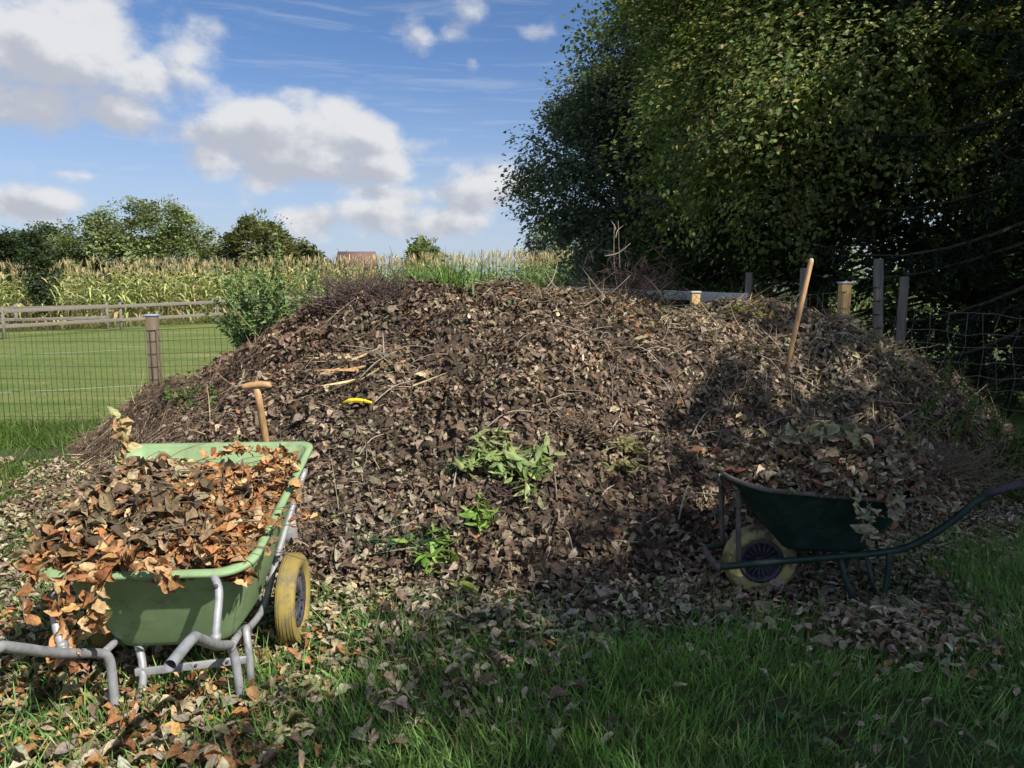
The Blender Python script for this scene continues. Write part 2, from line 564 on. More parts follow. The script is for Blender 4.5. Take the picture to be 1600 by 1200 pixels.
def m_ground():
    m, g, out = mat_new('rough ground')
    tc = g.n('ShaderNodeTexCoord').outputs['Object']
    a = g.noise(tc, 1.3, 6, 0.6)
    b = g.noise(tc, 24, 6, 0.7)
    c = g.mix(g.mr(a, 0.4, 0.6), (0.055, 0.085, 0.028), (0.075, 0.06, 0.038))
    c = g.mix(g.mr(b, 0.35, 0.7), c, (0.065, 0.10, 0.032))
    principled(g, out, c, 0.95, 0, b, 0.9, 0.04, 0.2)
    return m


def m_lawn():
    m, g, out = mat_new('mown lawn')
    tc = g.n('ShaderNodeTexCoord').outputs['Object']
    a = g.noise(g.v('MULTIPLY', tc, (0.25, 1.0, 1)), 0.9, 5, 0.6)
    b = g.noise(tc, 30, 6, 0.75)
    w = g.noise(g.v('MULTIPLY', tc, (0.3, 1.3, 1)), 1.1, 5, 0.6)
    c = g.mix(g.mr(a, 0.38, 0.62), (0.095, 0.15, 0.034), (0.185, 0.205, 0.065))
    c = g.mix(g.mr(b, 0.3, 0.75), c, (0.085, 0.135, 0.028))
    c = g.mix(g.mr(g.noise(tc, 4.5, 5, 0.7), 0.50, 0.66, 0, 0.55), c, (0.21, 0.20, 0.085))
    c = g.mix(g.mr(w, 0.56, 0.70, 0, 0.75), c, (0.27, 0.23, 0.11))
    principled(g, out, c, 0.9, 0, b, 0.7, 0.03, 0.2)
    return m


M['ground'], M['lawn'] = m_ground(), m_lawn()
M['soil'] = m_noise('field soil', [(0.3, (0.06, 0.045, 0.03)), (0.7, (0.13, 0.10, 0.07))], 3, 0.95, strength=0.8, dist=0.05)
grid_sheet('ground', -900, 900, -60, 1500, 91, 79, -0.02, M['ground'])
grid_sheet('garden_ground', -14, 12, -8, 8.7, 90, 60, 0.0, M['ground'], lambda x, y: (fbm(x * 1.2, y * 1.2, 20, 3) - 0.45) * 0.03)
grid_sheet('lawn', -40, 9, 8.2, 34, 60, 60, 0.008, M['lawn'])
grid_sheet('field_soil', -80, 60, 34.0, 110, 40, 30, 0.012, M['soil'])

# ------------------------------------------------------------------ leaf shapes and scattering
def leaf_shape(seed, width=0.55, curl=0.25, fold=0.15, sect=(0.33, 0.70), rag=0.12, bend=0.2):
    """an oval leaf: rolled across, arched along, a little twisted"""
    r = np.random.default_rng(seed)
    sgn = 1 if r.random() < 0.65 else -1
    roll, arch, tw = sgn * (fold + curl * r.uniform(0, 1)), bend * r.uniform(-0.6, 1.5) * 2.2, r.uniform(-0.7, 0.7)
    skew = r.uniform(-0.10, 0.10)
    def place(t, q, w):
        z = -arch * (t - 0.5) ** 2 + roll * q * q * 2 * w
        y = q * w * (1 - 0.35 * abs(roll) * q * q) + skew * math.sin(pi * t)
        a_ = tw * (t - 0.5)
        return (t - 0.5, y * cos(a_) - z * sin(a_), y * sin(a_) + z * cos(a_))
    V = [place(0, 0, 0)]
    for t in sect:
        w = width * 0.5 * (math.sin(pi * min(t, 1) ** 0.85) ** 0.8)
        w1, w2 = w * (1 + r.uniform(-rag, rag)), w * (1 + r.uniform(-rag, rag))
        V += [place(t - .03, -1, w1), place(t, 0, w), place(t - .03, 1, w2)]
    V.append(place(1.0, 0, 0))
    V = np.array(V, float)
    V[:, 2] += r.normal(0, 0.045 * min(1, rag * 6), len(V))
    n = len(sect)
    T = [(0, 2, 1), (0, 3, 2)]
    for i in range(n - 1):
        a, b = 1 + 3 * i, 4 + 3 * i
        T += [(a, a + 1, b + 1), (a, b + 1, b), (a + 1, a + 2, b + 2), (a + 1, b + 2, b + 1)]
    a, e = 1 + 3 * (n - 1), len(V) - 1
    T += [(a, a + 1, e), (a + 1, a + 2, e)]
    return V, np.array(T)


DRY = [leaf_shape(i, 0.42 + 0.34 * ((i * 37) % 10) / 10, 0.42, 0.06, (0.25, 0.55, 0.83), 0.22, 0.22) for i in range(14)]
DRY_FINE = [leaf_shape(60 + i, 0.42 + 0.34 * ((i * 37) % 10) / 10, 0.62, 0.10, (0.10, 0.24, 0.40, 0.56, 0.72, 0.87), 0.20, 0.34) for i in range(14)]
FRESH = [leaf_shape(90 + i, 0.42, 0.12, 0.12, (0.3, 0.65), 0.05, 0.1) for i in range(4)]
FRESH_FINE = [leaf_shape(120 + i, 0.31, 0.12, 0.14, (0.2, 0.45, 0.72), 0.06, 0.12) for i in range(4)]
_rh = lambda w: (np.array([(-.5, 0, 0), (0, -w, .10), (.5, 0, -.06), (0, w, .10)]), np.array([(0, 1, 2), (0, 2, 3)]))
RHOMB = [_rh(0.30), _rh(0.36), _rh(0.26)]
NEEDLE = [_rh(0.11)]


def frames(nrm, tilt, r, along=None):
    N = len(nrm)
    n = unit(nrm + tilt[:, None] * r.normal(size=(N, 3)) if not np.isscalar(tilt) else nrm + tilt * r.normal(size=(N, 3)))
    a = r.normal(size=(N, 3)) if along is None else along
    t = unit(a - n * np.sum(a * n, 1, keepdims=True))
    return t, np.cross(n, t), n


def scatter(protos, pos, nrm, size, col, tilt, r, along=None):
    N = len(pos)
    t, b, n = frames(nrm, tilt, r, along)
    which = r.integers(0, len(protos), N)
    Vs, Ts, Cs, off = [], [], [], 0
    for k, (pv, pt) in enumerate(protos):
        i = np.nonzero(which == k)[0]
        if not len(i):
            continue
        V = pos[i][:, None, :] + size[i][:, None, None] * (pv[None, :, 0:1] * t[i][:, None, :] + pv[None, :, 1:2] * b[i][:, None, :] + pv[None, :, 2:3] * n[i][:, None, :])
        nv = len(pv)
        T = pt[None] + (off + np.arange(len(i)) * nv)[:, None, None]
        Vs.append(V.reshape(-1, 3)); Ts.append(T.reshape(-1, 3)); Cs.append(np.repeat(col[i], nv, 0))
        off += len(i) * nv
    return np.vstack(Vs), np.vstack(Ts), np.vstack(Cs)


PROTO_ME = {}


def pieces(name, protos, key, pos, nrm, size, col, tilt, r, parent, mat, along=None):
    """the same leaves as single objects that share mesh data"""
    if key not in PROTO_ME:
        PROTO_ME[key] = [mesh_np(key, v, t_, mat, None, True) for v, t_ in protos]
    t, b, n = frames(nrm, tilt, r, along)
    inv = parent.matrix_basis.inverted()
    for i in range(len(pos)):
        o = bpy.data.objects.new(name, PROTO_ME[key][int(r.integers(0, len(protos)))])
        s = float(size[i])
        o.matrix_basis = Matrix(((t[i][0] * s, b[i][0] * s, n[i][0] * s, pos[i][0]), (t[i][1] * s, b[i][1] * s, n[i][1] * s, pos[i][1]),
                                 (t[i][2] * s, b[i][2] * s, n[i][2] * s, pos[i][2]), (0, 0, 0, 1)))
        o.color = (float(col[i][0]), float(col[i][1]), float(col[i][2]), 1)
        o.parent = parent
        o.matrix_parent_inverse = inv
        COL.objects.link(o)


def pick(pal, w, N, r, jit=0.22):
    pal = np.array(pal, float)
    w = np.array(w, float)
    c = pal[r.choice(len(pal), N, p=w / w.sum())]
    return np.clip(c * np.exp(r.normal(0, jit, (N, 1))) * (1 + r.normal(0, 0.05, (N, 3))), 0.004, 0.9)


def ribbons(P0, D, length, width, col, r, droop=0.0, seg=2, zbend=0.15):
    """thin strips (straw, blades): from P0 along D, bending"""
    N = len(P0)
    D = unit(D)
    sd = unit(np.cross(D, r.normal(size=(N, 3))))
    bend = r.normal(0, zbend, (N, 1)) * np.cross(sd, D) + np.array([0, 0, -1.0]) * np.asarray(droop).reshape(-1, 1)
    V = []
    for k in range(seg + 1):
        f = k / seg
        c = P0 + D * (length * f)[:, None] + bend * (length * f * f)[:, None]
        w = (width * (1 - 0.85 * f ** 1.5))[:, None] * sd * 0.5
        if k == seg:
            V.append(c[:, None])
        else:
            V.append(np.stack([c - w, c + w], 1))
    V = np.concatenate(V, 1)
    nv = V.shape[1]
    T = []
    for k in range(seg - 1):
        a = 2 * k
        T += [(a, a + 1, a + 3), (a, a + 3, a + 2)]
    T.append((2 * (seg - 1), 2 * (seg - 1) + 1, 2 * seg))
    T = np.array(T)[None] + (np.arange(N) * nv)[:, None, None]
    return V.reshape(-1, 3), T.reshape(-1, 3), np.repeat(col, nv, 0)


# ------------------------------------------------------------------ trees
def tree(name, label, cat, base, lobes, n_leaf, leaf, pal, w, trunk_r, r, group=None, clump=0.35, per=70, protos=RHOMB, mat='green_leaf',
         droop=0.0, limbs=22, lean=(0, 0), trunk_top=None, jit=0.15, shell=0.62, bark='bark', outer=0.6, flat=0.30, elong=1.0, rough_=0.36):
    base = np.asarray(base, float)
    t = thing(name, base, label, cat, group)
    L = np.array(lobes, float)
    vol = L[:, 3] * L[:, 4] * L[:, 5]
    nc = max(12, n_leaf // per)
    li = r.choice(len(L), nc, p=vol ** 0.8 / (vol ** 0.8).sum())
    dirs = unit(r.normal(size=(nc, 3)))
    rad = shell + (1 - shell) * r.random(nc) ** 0.7
    lump = 0.92 - rough_ * .5 + rough_ * vn(dirs[:, 0] * 2.4 + li * 3, dirs[:, 1] * 2.4 + dirs[:, 2] * 2.4, 3)
    C = base + L[li, :3] + dirs * L[li, 3:6] * (rad * lump)[:, None]
    C = C[C[:, 2] > base[2] + 0.25]
    nc = len(C)
    k = r.integers(0, nc, n_leaf)
    cs = clump * r.uniform(0.6, 1.5, nc)
    cen = base + (L[:, :3] * vol[:, None]).sum(0) / vol.sum()
    rad_ = unit(C - cen)
    ax_c = unit(rad_ * np.array([1, 1, .5]) + np.array([0, 0, -0.25 - 0.3 * droop]) + 0.35 * r.normal(size=(nc, 3)))
    nc_ = unit(np.array([0, 0, 0.8]) + rad_ * outer + 0.25 * r.normal(size=(nc, 3)))
    nc_ = unit(nc_ - ax_c * np.sum(nc_ * ax_c, 1, keepdims=True))
    sd_c = np.cross(ax_c, nc_)
    o3 = np.clip(r.normal(size=(n_leaf, 3)), -1.55, 1.55) * np.array([elong, 0.85, flat])
    P = C[k] + (ax_c[k] * o3[:, 0:1] + sd_c[k] * o3[:, 1:2] + nc_[k] * (o3[:, 2:3] - 0.16 * (o3[:, 0:1] ** 2))) * cs[k][:, None]
    P[:, 2] -= droop * 0.35 * np.abs(r.normal(size=n_leaf)) * cs[k]
    okp = P[:, 2] > base[2] + 0.08
    P, k = P[okp], k[okp]
    n_leaf = len(P)
    nrm = unit(nc_[k] + r.normal(size=(n_leaf, 3)) * 0.26)
    tone = np.exp(r.normal(0, 0.22, nc))
    col = pick(pal, w, n_leaf, r, jit) * tone[k][:, None]
    sz = leaf * r.uniform(0.65, 1.35, n_leaf)
    V, T, Cc = scatter(protos, P, nrm, sz, col, 0.12, r)
    mb = MB()
    top = base + np.array([lean[0], lean[1], trunk_top or (L[:, 2] + L[:, 5] * 0.6).max()])
    zs = np.linspace(0, 1, 9)
    tp = base + (top - base) * zs[:, None] + np.stack([np.sin(zs * 5) * 0.05 * trunk_r * 8, np.cos(zs * 4) * 0.04 * trunk_r * 8, 0 * zs], 1)
    tp[0, 2] -= 0.1
    mb.tube(tp, trunk_r * (1.15 - 1.0 * zs ** 0.8), 9)
    pickc = r.choice(nc, min(limbs, nc), replace=False)
    for c in pickc:
        zz = np.clip((C[c][2] - base[2]) / max(top[2] - base[2], .1) * r.uniform(0.35, 0.75), 0.08, 0.85)
        p0 = base + (top - base) * zz
        mid = (p0 + C[c]) / 2 + np.array([0, 0, 0.12 * np.linalg.norm(C[c] - p0)])
        rr = trunk_r * (1.0 - zz) * 0.42 + 0.006
        mb.tube([p0, mid, C[c]], [rr, rr * 0.6, 0.006], 5, 3)
    mb.build('trunk', M[bark], t, True)
    link('crown', mesh_np('crown', V, T, M[mat], Cc), t)
    return t


OAK = [(0.14, 0.185, 0.145), (0.17, 0.22, 0.175), (0.11, 0.14, 0.11), (0.22, 0.25, 0.21)]
MAPLE = [(0.165, 0.225, 0.07), (0.205, 0.26, 0.08), (0.32, 0.305, 0.105), (0.38, 0.295, 0.135), (0.115, 0.16, 0.055)]
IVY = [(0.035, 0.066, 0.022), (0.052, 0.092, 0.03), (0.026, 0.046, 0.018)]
FAR = [(0.175, 0.22, 0.095), (0.22, 0.265, 0.115), (0.125, 0.17, 0.078)]
FARD = [(0.055, 0.085, 0.04), (0.075, 0.105, 0.05), (0.04, 0.065, 0.032)]
rt = np.random.default_rng(77)
TREES_R = 'trees and shrubs of the dark hedge on the right'
tree('oak_tree', 'tall bluish green oak standing nearest the maize at the end of the dark trees', 'tree', (3.0, 17.0, 0),
     [(0.1, 0, 3.6, 2.6, 2.4, 2.2), (0.15, -0.3, 5.7, 2.2, 2.1, 1.9), (1.3, 0, 7.9, 1.9, 1.9, 1.7), (-1.35, -0.6, 3.7, 1.75, 1.6, 1.3), (-.9, -.4, 5.2, 1.4, 1.4, 1.2), (0.6, 0.2, 1.9, 2.3, 2.0, 1.5), (0.1, 0, 7.0, 1.3, 1.4, 1.2)],
     105000, 0.105, OAK, [4, 4, 3, 1.3], 0.24, rt, TREES_R, 0.27, 120, limbs=40, flat=.6, elong=.9, rough_=.5)
tree('maple_tree', 'broadleaf tree with yellowing drooping sprays hanging over the fence posts', 'tree', (5.0, 12.4, 0),
     [(-0.3, 0, 4.8, 3.0, 2.6, 2.3), (-1.5, -0.7, 4.2, 1.8, 1.6, 1.7), (0.2, -0.6, 7.2, 2.9, 2.4, 2.0), (-2.0, -0.3, 6.2, 1.4, 1.5, 1.5), (0.3, -1.3, 4.6, 2.4, 1.2, 1.8), (-1.6, 0.0, 8.6, 1.6, 1.6, 1.4), (-.9, -1.2, 3.2, .9, .9, 1.0), (1.6, -1.0, 5.8, 2.0, 1.4, 2.0)],
     125000, 0.086, MAPLE, [6, 4, 1.3, 0.8, 5], 0.2, rt, TREES_R, 0.36, 190, droop=1.5, limbs=44, flat=.20, elong=1.4, rough_=.75)
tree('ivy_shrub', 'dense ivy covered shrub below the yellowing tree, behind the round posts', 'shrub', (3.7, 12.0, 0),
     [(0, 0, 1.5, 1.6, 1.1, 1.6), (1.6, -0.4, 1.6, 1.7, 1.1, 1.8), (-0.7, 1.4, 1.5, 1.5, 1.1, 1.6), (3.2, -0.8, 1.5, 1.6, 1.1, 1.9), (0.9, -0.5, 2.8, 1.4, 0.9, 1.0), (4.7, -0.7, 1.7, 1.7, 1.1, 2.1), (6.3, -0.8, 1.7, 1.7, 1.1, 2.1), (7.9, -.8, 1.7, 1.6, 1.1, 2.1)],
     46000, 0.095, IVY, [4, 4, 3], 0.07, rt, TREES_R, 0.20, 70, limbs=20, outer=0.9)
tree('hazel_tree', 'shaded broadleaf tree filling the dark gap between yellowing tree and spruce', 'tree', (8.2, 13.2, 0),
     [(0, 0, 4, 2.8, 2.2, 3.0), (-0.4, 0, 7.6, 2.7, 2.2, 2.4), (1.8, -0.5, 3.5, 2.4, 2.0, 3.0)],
     32000, 0.16, [(0.018, 0.032, 0.014), (0.028, 0.045, 0.02), (0.014, 0.024, 0.012)], [4, 4, 3], 0.2, rt, TREES_R, 0.34, 70, limbs=22)  # near-black leaf colours stand in for shade the other trees do not cast
tree('edge_tree', 'tall shade tree standing behind the oak beside the maize', 'tree', (8.6, 25.0, 0),
     [(0, 0, 4, 3.4, 3.0, 3.2), (0, 0, 8.6, 3.4, 3.0, 3.2)], 16000, 0.22, OAK, [4, 4, 3, 1], 0.26, rt, TREES_R, 0.5, 60, limbs=18)
# the row goes on to the right of the photographer: its crowns shade the grass and the dark barrow
tree('row_tree', 'leafy tree of the row beside the dark barrow, just out of the picture', 'tree', (7.3, -1.1, 0),
     [(0, .2, 5.2, 1.9, 1.8, 1.7), (0.2, .3, 6.6, 1.5, 1.5, 1.4)], 10000, 0.16, MAPLE, [5, 4, 1, 0.6, 3], 0.2, rt, TREES_R, 0.36, 60, limbs=20)
tree('row_tree', 'leafy tree of the row beyond the dark barrow, out of the picture', 'tree', (7.7, 1.2, 0),
     [(0.2, -.2, 5.2, 2.1, 2.0, 2.0), (0.1, -.3, 7.0, 1.8, 1.8, 1.5)], 8000, 0.16, MAPLE, [5, 4, 1, 0.6, 3], 0.2, rt, TREES_R, 0.36, 60, limbs=20)
tree('row_tree', 'leafy tree of the row behind the photographer, out of the picture', 'tree', (7.2, -4.2, 0),
     [(0, 0, 6.6, 1.8, 2.2, 1.8), (-.2, .3, 8.0, 1.6, 1.8, 1.4)], 9500, 0.16, MAPLE, [5, 4, 1, 0.6, 3], 0.2, rt, TREES_R, 0.36, 60, limbs=20)


tree('row_tree', 'tall unseen tree added beyond the sheep netting to shade the spruces, out of the picture', 'tree', (11.6, 2.8, 0),  # added unseen crown, placed to darken the spruces and hazel
     [(0, 0, 6.4, 2.8, 2.8, 3.4), (0, 0, 10.4, 2.6, 2.6, 2.6)], 20000, 0.2, MAPLE, [5, 4, 1, 0.6, 3], 0.2, rt, TREES_R, 0.45, 60, limbs=18)


def spruce(name, label, base, H, rad, r, nb, z0=0.5, per=34, group=TREES_R):
    base = np.asarray(base, float)
    t = thing(name, base, label, 'tree', group)
    mb = MB()
    mb.tube([base + (0, 0, -0.1), base + (0.05, 0, H * 0.5), base + (0, 0, H)], [0.2, 0.12, 0.02], 9, 3)
    P, D, Nn = [], [], []
    for i in range(nb):
        z = z0 + (H - z0 - 0.3) * (i / nb) ** 1.15
        a = i * 2.399963 + r.uniform(-.3, .3)
        Lb = rad * (1 - z / H) ** 0.75 * r.uniform(0.75, 1.15) + 0.25
        o = np.array([cos(a), sin(a), 0])
        ts = np.linspace(0, 1, 7)
        pts = base + np.array([0, 0, z]) + o * (Lb * ts)[:, None] + np.array([0, 0, 1]) * (Lb * (-0.42 * ts + 0.26 * ts ** 3))[:, None]
        mb.tube(pts, 0.028 * (1 - 0.85 * ts) * (Lb / rad + .3), 5)
        sd = np.array([-sin(a), cos(a), 0])
        for j in range(per):
            f = r.uniform(0.18, 1.0)
            p0 = np.array([np.interp(f, ts, pts[:, q]) for q in range(3)])
            s = r.choice([-1, 1])
            tl = (0.16 + 0.34 * (1 - f)) * r.uniform(0.6, 1.2) * min(1, Lb)
            dv = unit(o * 0.55 + sd * s * r.uniform(0.3, 0.9) + np.array([0, 0, -1]) * r.uniform(0.35, 1.1))
            n = int(10 + tl * 40)
            q = r.random(n)
            pp = p0 + dv * (tl * q)[:, None]
            pp[:, 2] -= 0.25 * tl * q * q
            nd = unit(dv + 0.75 * r.normal(size=(n, 3)))
            P.append(pp); D.append(nd)
    P, D = np.vstack(P), np.vstack(D)
    N = len(P)
    col = pick([(0.018, 0.034, 0.020), (0.03, 0.05, 0.028), (0.045, 0.07, 0.042)], [4, 3, 1], N, r, 0.2)
    V, T, C = scatter(NEEDLE, P, unit(r.normal(size=(N, 3)) + np.array([0, 0, .6])), 0.12 * r.uniform(0.7, 1.3, N), col, 0.05, r, D)
    mb.build('trunk', M['bark'], t, True)
    link('crown', mesh_np('crown', V, T, M['green_leaf'], C), t)
    return t


spruce('spruce_tree', 'dark spruce with drooping boughs hanging over the sheep netting', (6.95, 9.3, 0), 11.0, 3.7, rt, 95, per=32)
spruce('spruce_tree', 'second dark spruce behind the netting, at the picture edge', (9.3, 8.2, 0), 10.0, 3.4, rt, 56, per=26)

FT = 'far trees beyond the maize'
gzf = 0.0
tree('dome_tree', 'big dome shaped green tree beyond the maize', 'tree', (-31.0, 62, 0), [(1.0, 0, 4.6, 5.6, 5, 4.3), (-3.2, 0, 3.6, 4.0, 4, 3.3), (3.4, 0, 3.2, 3.6, 3.5, 3.2)],
     42000, 0.26, FAR, [4, 3, 3], 0.4, rt, FT, 0.50, 90, limbs=16, flat=.6, elong=.8)
tree('bushy_tree', 'dark bushy tree leaning against the dome shaped tree on its outer side', 'tree', (-40.0, 64, 0), [(0, 0, 3.4, 4.2, 4, 3.4), (-1.5, 0, 4.0, 2.2, 2, 2.6)],
     22000, 0.27, FARD, [4, 3, 3], 0.4, rt, FT, 0.46, 80, limbs=14, flat=.6, elong=.8)
tree('bushy_tree', 'low dark trees at the picture edge beyond the maize', 'tree', (-52.0, 72, 0), [(0, 0, 2.8, 5.0, 4, 2.9), (4.5, 0, 2.2, 3, 3, 2.4), (-5, 0, 2.8, 4, 3, 2.6)],
     11000, 0.36, FARD, [4, 3, 3], 0.4, rt, FT, 0.6, 60, limbs=14)
tree('round_tree', 'rounded olive tree with a thin ragged top beyond the maize', 'tree', (-18.6, 57, 0), [(-0.3, 0, 3.6, 3.2, 3, 3.0), (2.0, 0, 2.9, 2.6, 2.5, 2.2), (-2.2, 0, 3.0, 1.9, 2, 2.4), (-0.8, 0, 5.6, 1.3, 1.3, 1.3)],
     22000, 0.29, [(0.155, 0.175, 0.075), (0.20, 0.21, 0.09), (0.115, 0.135, 0.06)], [4, 3, 3], 0.3, rt, FT, 0.42, 80, limbs=26, flat=.6, elong=.8)
tree('round_tree', 'small rounded bush next to the red brown roof', 'tree', (-15.6, 58, 0), [(0, 0, 2.4, 1.7, 1.7, 2.0), (1.0, 0, 1.9, 1.5, 1.5, 1.7)],
     4500, 0.34, FAR, [4, 3, 2], 0.2, rt, FT, 0.42, 60, limbs=10)
tree('small_tree', 'lone small pointed tree on the horizon over the maize', 'tree', (-11.8, 102, 0), [(0, 0, 4.0, 3.2, 3, 3.4), (-0.6, 0, 6.0, 1.2, 1.2, 1.8)],
     8000, 0.5, FAR, [4, 3, 2], 0.3, rt, FT, 0.55, 50, limbs=10)
tree('willow_tree', 'pale drooping tree half hidden behind the oak', 'tree', (3.4, 48, 0), [(0, 0, 4.2, 3.0, 2.6, 2.2), (-0.5, 0, 2.6, 2.6, 2.4, 1.8)],
     9000, 0.26, [(0.11, 0.14, 0.10), (0.14, 0.17, 0.12), (0.08, 0.10, 0.07)], [3, 3, 2], 0.2, rt, FT, 0.45, 60, droop=2.0, limbs=12)
for x_, y_, h_, lb in ((-30, 190, 5.0, 'low hazy tree clump on the horizon beside the roof'), (8, 200, 6.0, 'low hazy tree clump on the horizon near the oak'), (-14, 210, 5.5, 'low hazy tree clump on the horizon between roof and oak')):
    tree('distant_tree', lb, 'tree', (x_, y_, 0), [(0, 0, h_ * .5, 10, 5, h_ * .5), (8, 0, h_ * .42, 8, 5, h_ * .4)], 2500, 0.9, FAR, [4, 3, 3], 0.4, rt, FT, 0.9, 40, limbs=6)
# young slender tree at the rails
p = at(62, 440, 27.0)
tree('young_tree', 'slender dark young tree standing at the grey rail fence', 'tree', (p[0], 27.0, 0.03), [(0, 0, 2.3, 0.6, 0.6, 1.3), (0.1, 0, 1.2, 0.42, 0.4, 0.8), (-0.15, 0, 3.1, 0.33, 0.33, 0.7)],
     3600, 0.12, FARD, [4, 3, 3], 0.045, rt, None, 0.16, 40, limbs=26)

# ------------------------------------------------------------------ house far behind
hb = thing('house', at(558, 420, 150.0) * (1, 1, 0), 'distant house whose red brown roof just shows over the maize', 'house')
hx, hy = hb.location.x, 150.0
w2, dz, ez, rz_ = 3.75, 3.5, 5.0, 8.2
MB().box((hx - w2 + .2, hy - dz + .2, 0), (hx + w2 - .2, hy + dz - .2, ez)).build('wall', M['brick'], hb, True, False)
rf = MB()
rf.add([(hx - w2, hy - dz - .2, ez - .1), (hx + w2, hy - dz - .2, ez - .1), (hx + w2, hy, rz_), (hx - w2, hy, rz_), (hx + w2, hy + dz + .2, ez - .1), (hx - w2, hy + dz + .2, ez - .1)],
       [(0, 3, 5), (1, 4, 2)], [(0, 1, 2, 3), (3, 2, 4, 5), (0, 5, 4, 1)])
rf.build('roof', M['roof'], hb, True, False)
for q in (-2.0, 1.2):
    MB().box((hx + q, hy - dz + 0.1, 2.6), (hx + q + 1.0, hy - dz + .24, 3.9)).build('window', M['glass'], hb, True, False)

# ------------------------------------------------------------------ maize field
rc = np.random.default_rng(31)


def maize(r, full=True, green=False):
    V, T, C, n = [], [], [], 0
    def add(v, t, c):
        nonlocal n
        V.append(v); T.append(np.asarray(t) + n); C.append(c); n += len(v)
    zs = np.linspace(0, 2.3, 5)
    rr = np.interp(zs, [0, 2.3], [0.016, 0.007])
    a = np.arange(3) * 2 * pi / 3
    sv = np.concatenate([np.stack([rr[i] * np.cos(a), rr[i] * np.sin(a), np.full(3, z)], 1) for i, z in enumerate(zs)])
    st_ = []
    for i in range(4):
        for k in range(3):
            k2 = (k + 1) % 3
            st_ += [(3 * i + k, 3 * i + k2, 3 * i + 3 + k2), (3 * i + k, 3 * i + 3 + k2, 3 * i + 3 + k)]
    add(sv, st_, np.tile((0.24, 0.27, 0.10), (len(sv), 1)))
    nl = 12 if full else 9
    plane = r.uniform(0, pi)
    for k in range(nl):
        z = 0.25 + 1.85 * k / nl + r.uniform(-.05, .05)
        az = plane + pi * (k % 2) + r.normal(0, 0.4)
        o = np.array([cos(az), sin(az), 0])
        sd = np.array([-sin(az), cos(az), 0])
        Ln = r.uniform(0.55, 0.85) * (1.0 if k < nl - 3 else 0.7)
        rise = r.uniform(0.5, 1.0) if k > 2 else r.uniform(0.0, 0.5)
        dr = r.uniform(0.7, 1.5) if k > 2 else 1.7
        q = np.array([0, .35, .7, 1.0])
        c = np.array([0, 0, z]) + o * (Ln * q * 0.75)[:, None] + np.array([0, 0, 1]) * (Ln * (rise * q - dr * q * q * 0.75))[:, None]
        w = np.array([.03, .085, .06, 0]) * 0.5
        v = np.concatenate([[c[i] - sd * w[i], c[i] + sd * w[i] + np.array([0, 0, .012])] for i in range(3)] + [[c[3]]])
        t_ = [(0, 1, 3), (0, 3, 2), (2, 3, 5), (2, 5, 4), (4, 5, 6)]
        dry = r.random() < (0.25 if green else 1.0) * (0.75 if k < 3 else 0.14 if k < nl - 3 else 0.25)
        cc = np.array((0.50, 0.41, 0.22)) if dry else np.array((0.27, 0.36, 0.15)) + (z / 2.3) * np.array((0.20, 0.15, 0.075))
        add(v, t_, np.tile((cc * np.array([.62, .80, .85]) if green else cc) * r.uniform(0.75, 1.25), (len(v), 1)))  # green plants: darker bluish tint imitates tree shade in the leaf colour
    for k in range(6):
        az, sp = r.uniform(0, 2 * pi), r.uniform(0.04, 0.2)
        b = np.array([0, 0, 2.22 + r.uniform(0, .1)])
        tip = b + np.array([cos(az) * sp, sin(az) * sp, r.uniform(.14, .30)])
        s = np.array([-sin(az), cos(az), 0]) * 0.014
        add(np.array([b - s, b + s, tip + s * 0.6, tip - s * 0.6]), [(0, 1, 2), (0, 2, 3)], np.tile(np.array((0.50, 0.42, 0.26)) * r.uniform(.8, 1.2), (4, 1)))
    if full:
        add(*(lambda v_, t__: (v_ * 1.0, t__, np.tile((0.34, 0.30, 0.13), (len(v_), 1))))(*(np.array([(0.02, 0, 1.0), (0.07, .025, 1.12), (0.07, -.025, 1.12), (0.10, 0, 1.28)]), [(0, 1, 2), (1, 3, 2), (0, 2, 1), (0, 1, 3), (0, 3, 2)])))
    return np.vstack(V), np.vstack(T), np.vstack(C)


CORN = [maize(rc) for _ in range(8)] + [maize(rc, True, True) for _ in range(6)]  # the green ones have fewer dry leaves and shade tinted in
CORN_S = [maize(rc, False) for _ in range(6)] + [maize(rc, False, True) for _ in range(5)]
M['maize'] = m_leafy('maize', 'Col', 0.34, 0.5, 6, 0.3)
EDGE_X = [-60, -36, -18, -12, -7, 2.5, 14, 30]
EDGE_Y = [22.0, 23.0, 26.3, 30.0, 35.3, 33.0, 30.5, 28]
corn_me = [mesh_np('maize_plant', v, t_, M['maize'], c_) for v, t_, c_ in CORN]
xs = np.arange(-20.5, 4.5, 0.085) + rc.normal(0, 0.02, len(np.arange(-20.5, 4.5, 0.085)))
front = [(x, float(np.interp(x, EDGE_X, EDGE_Y)) + rc.uniform(-.25, .25)) for x in xs][:300]
for (x, y) in front:
    o = link('maize_plant', corn_me[int(rc.integers(8, 14) if rc.random() < ss(-10, -4, x) else rc.integers(0, 8))], None, (x, y, float(gz(x, y))))
    s = float(np.interp(x, [-20, 2], [0.92, 1.08]) * rc.uniform(0.86, 1.08))
    o.scale = (s, s, s)
    o.rotation_euler = (rc.normal(0, .04), rc.normal(0, .04), rc.uniform(0, 6.28))
    tag(o, 'tall ripening maize plant in the front row of the field', 'maize', 'maize plants along the field edge')
Vs, Ts, Cs, off = [], [], [], 0
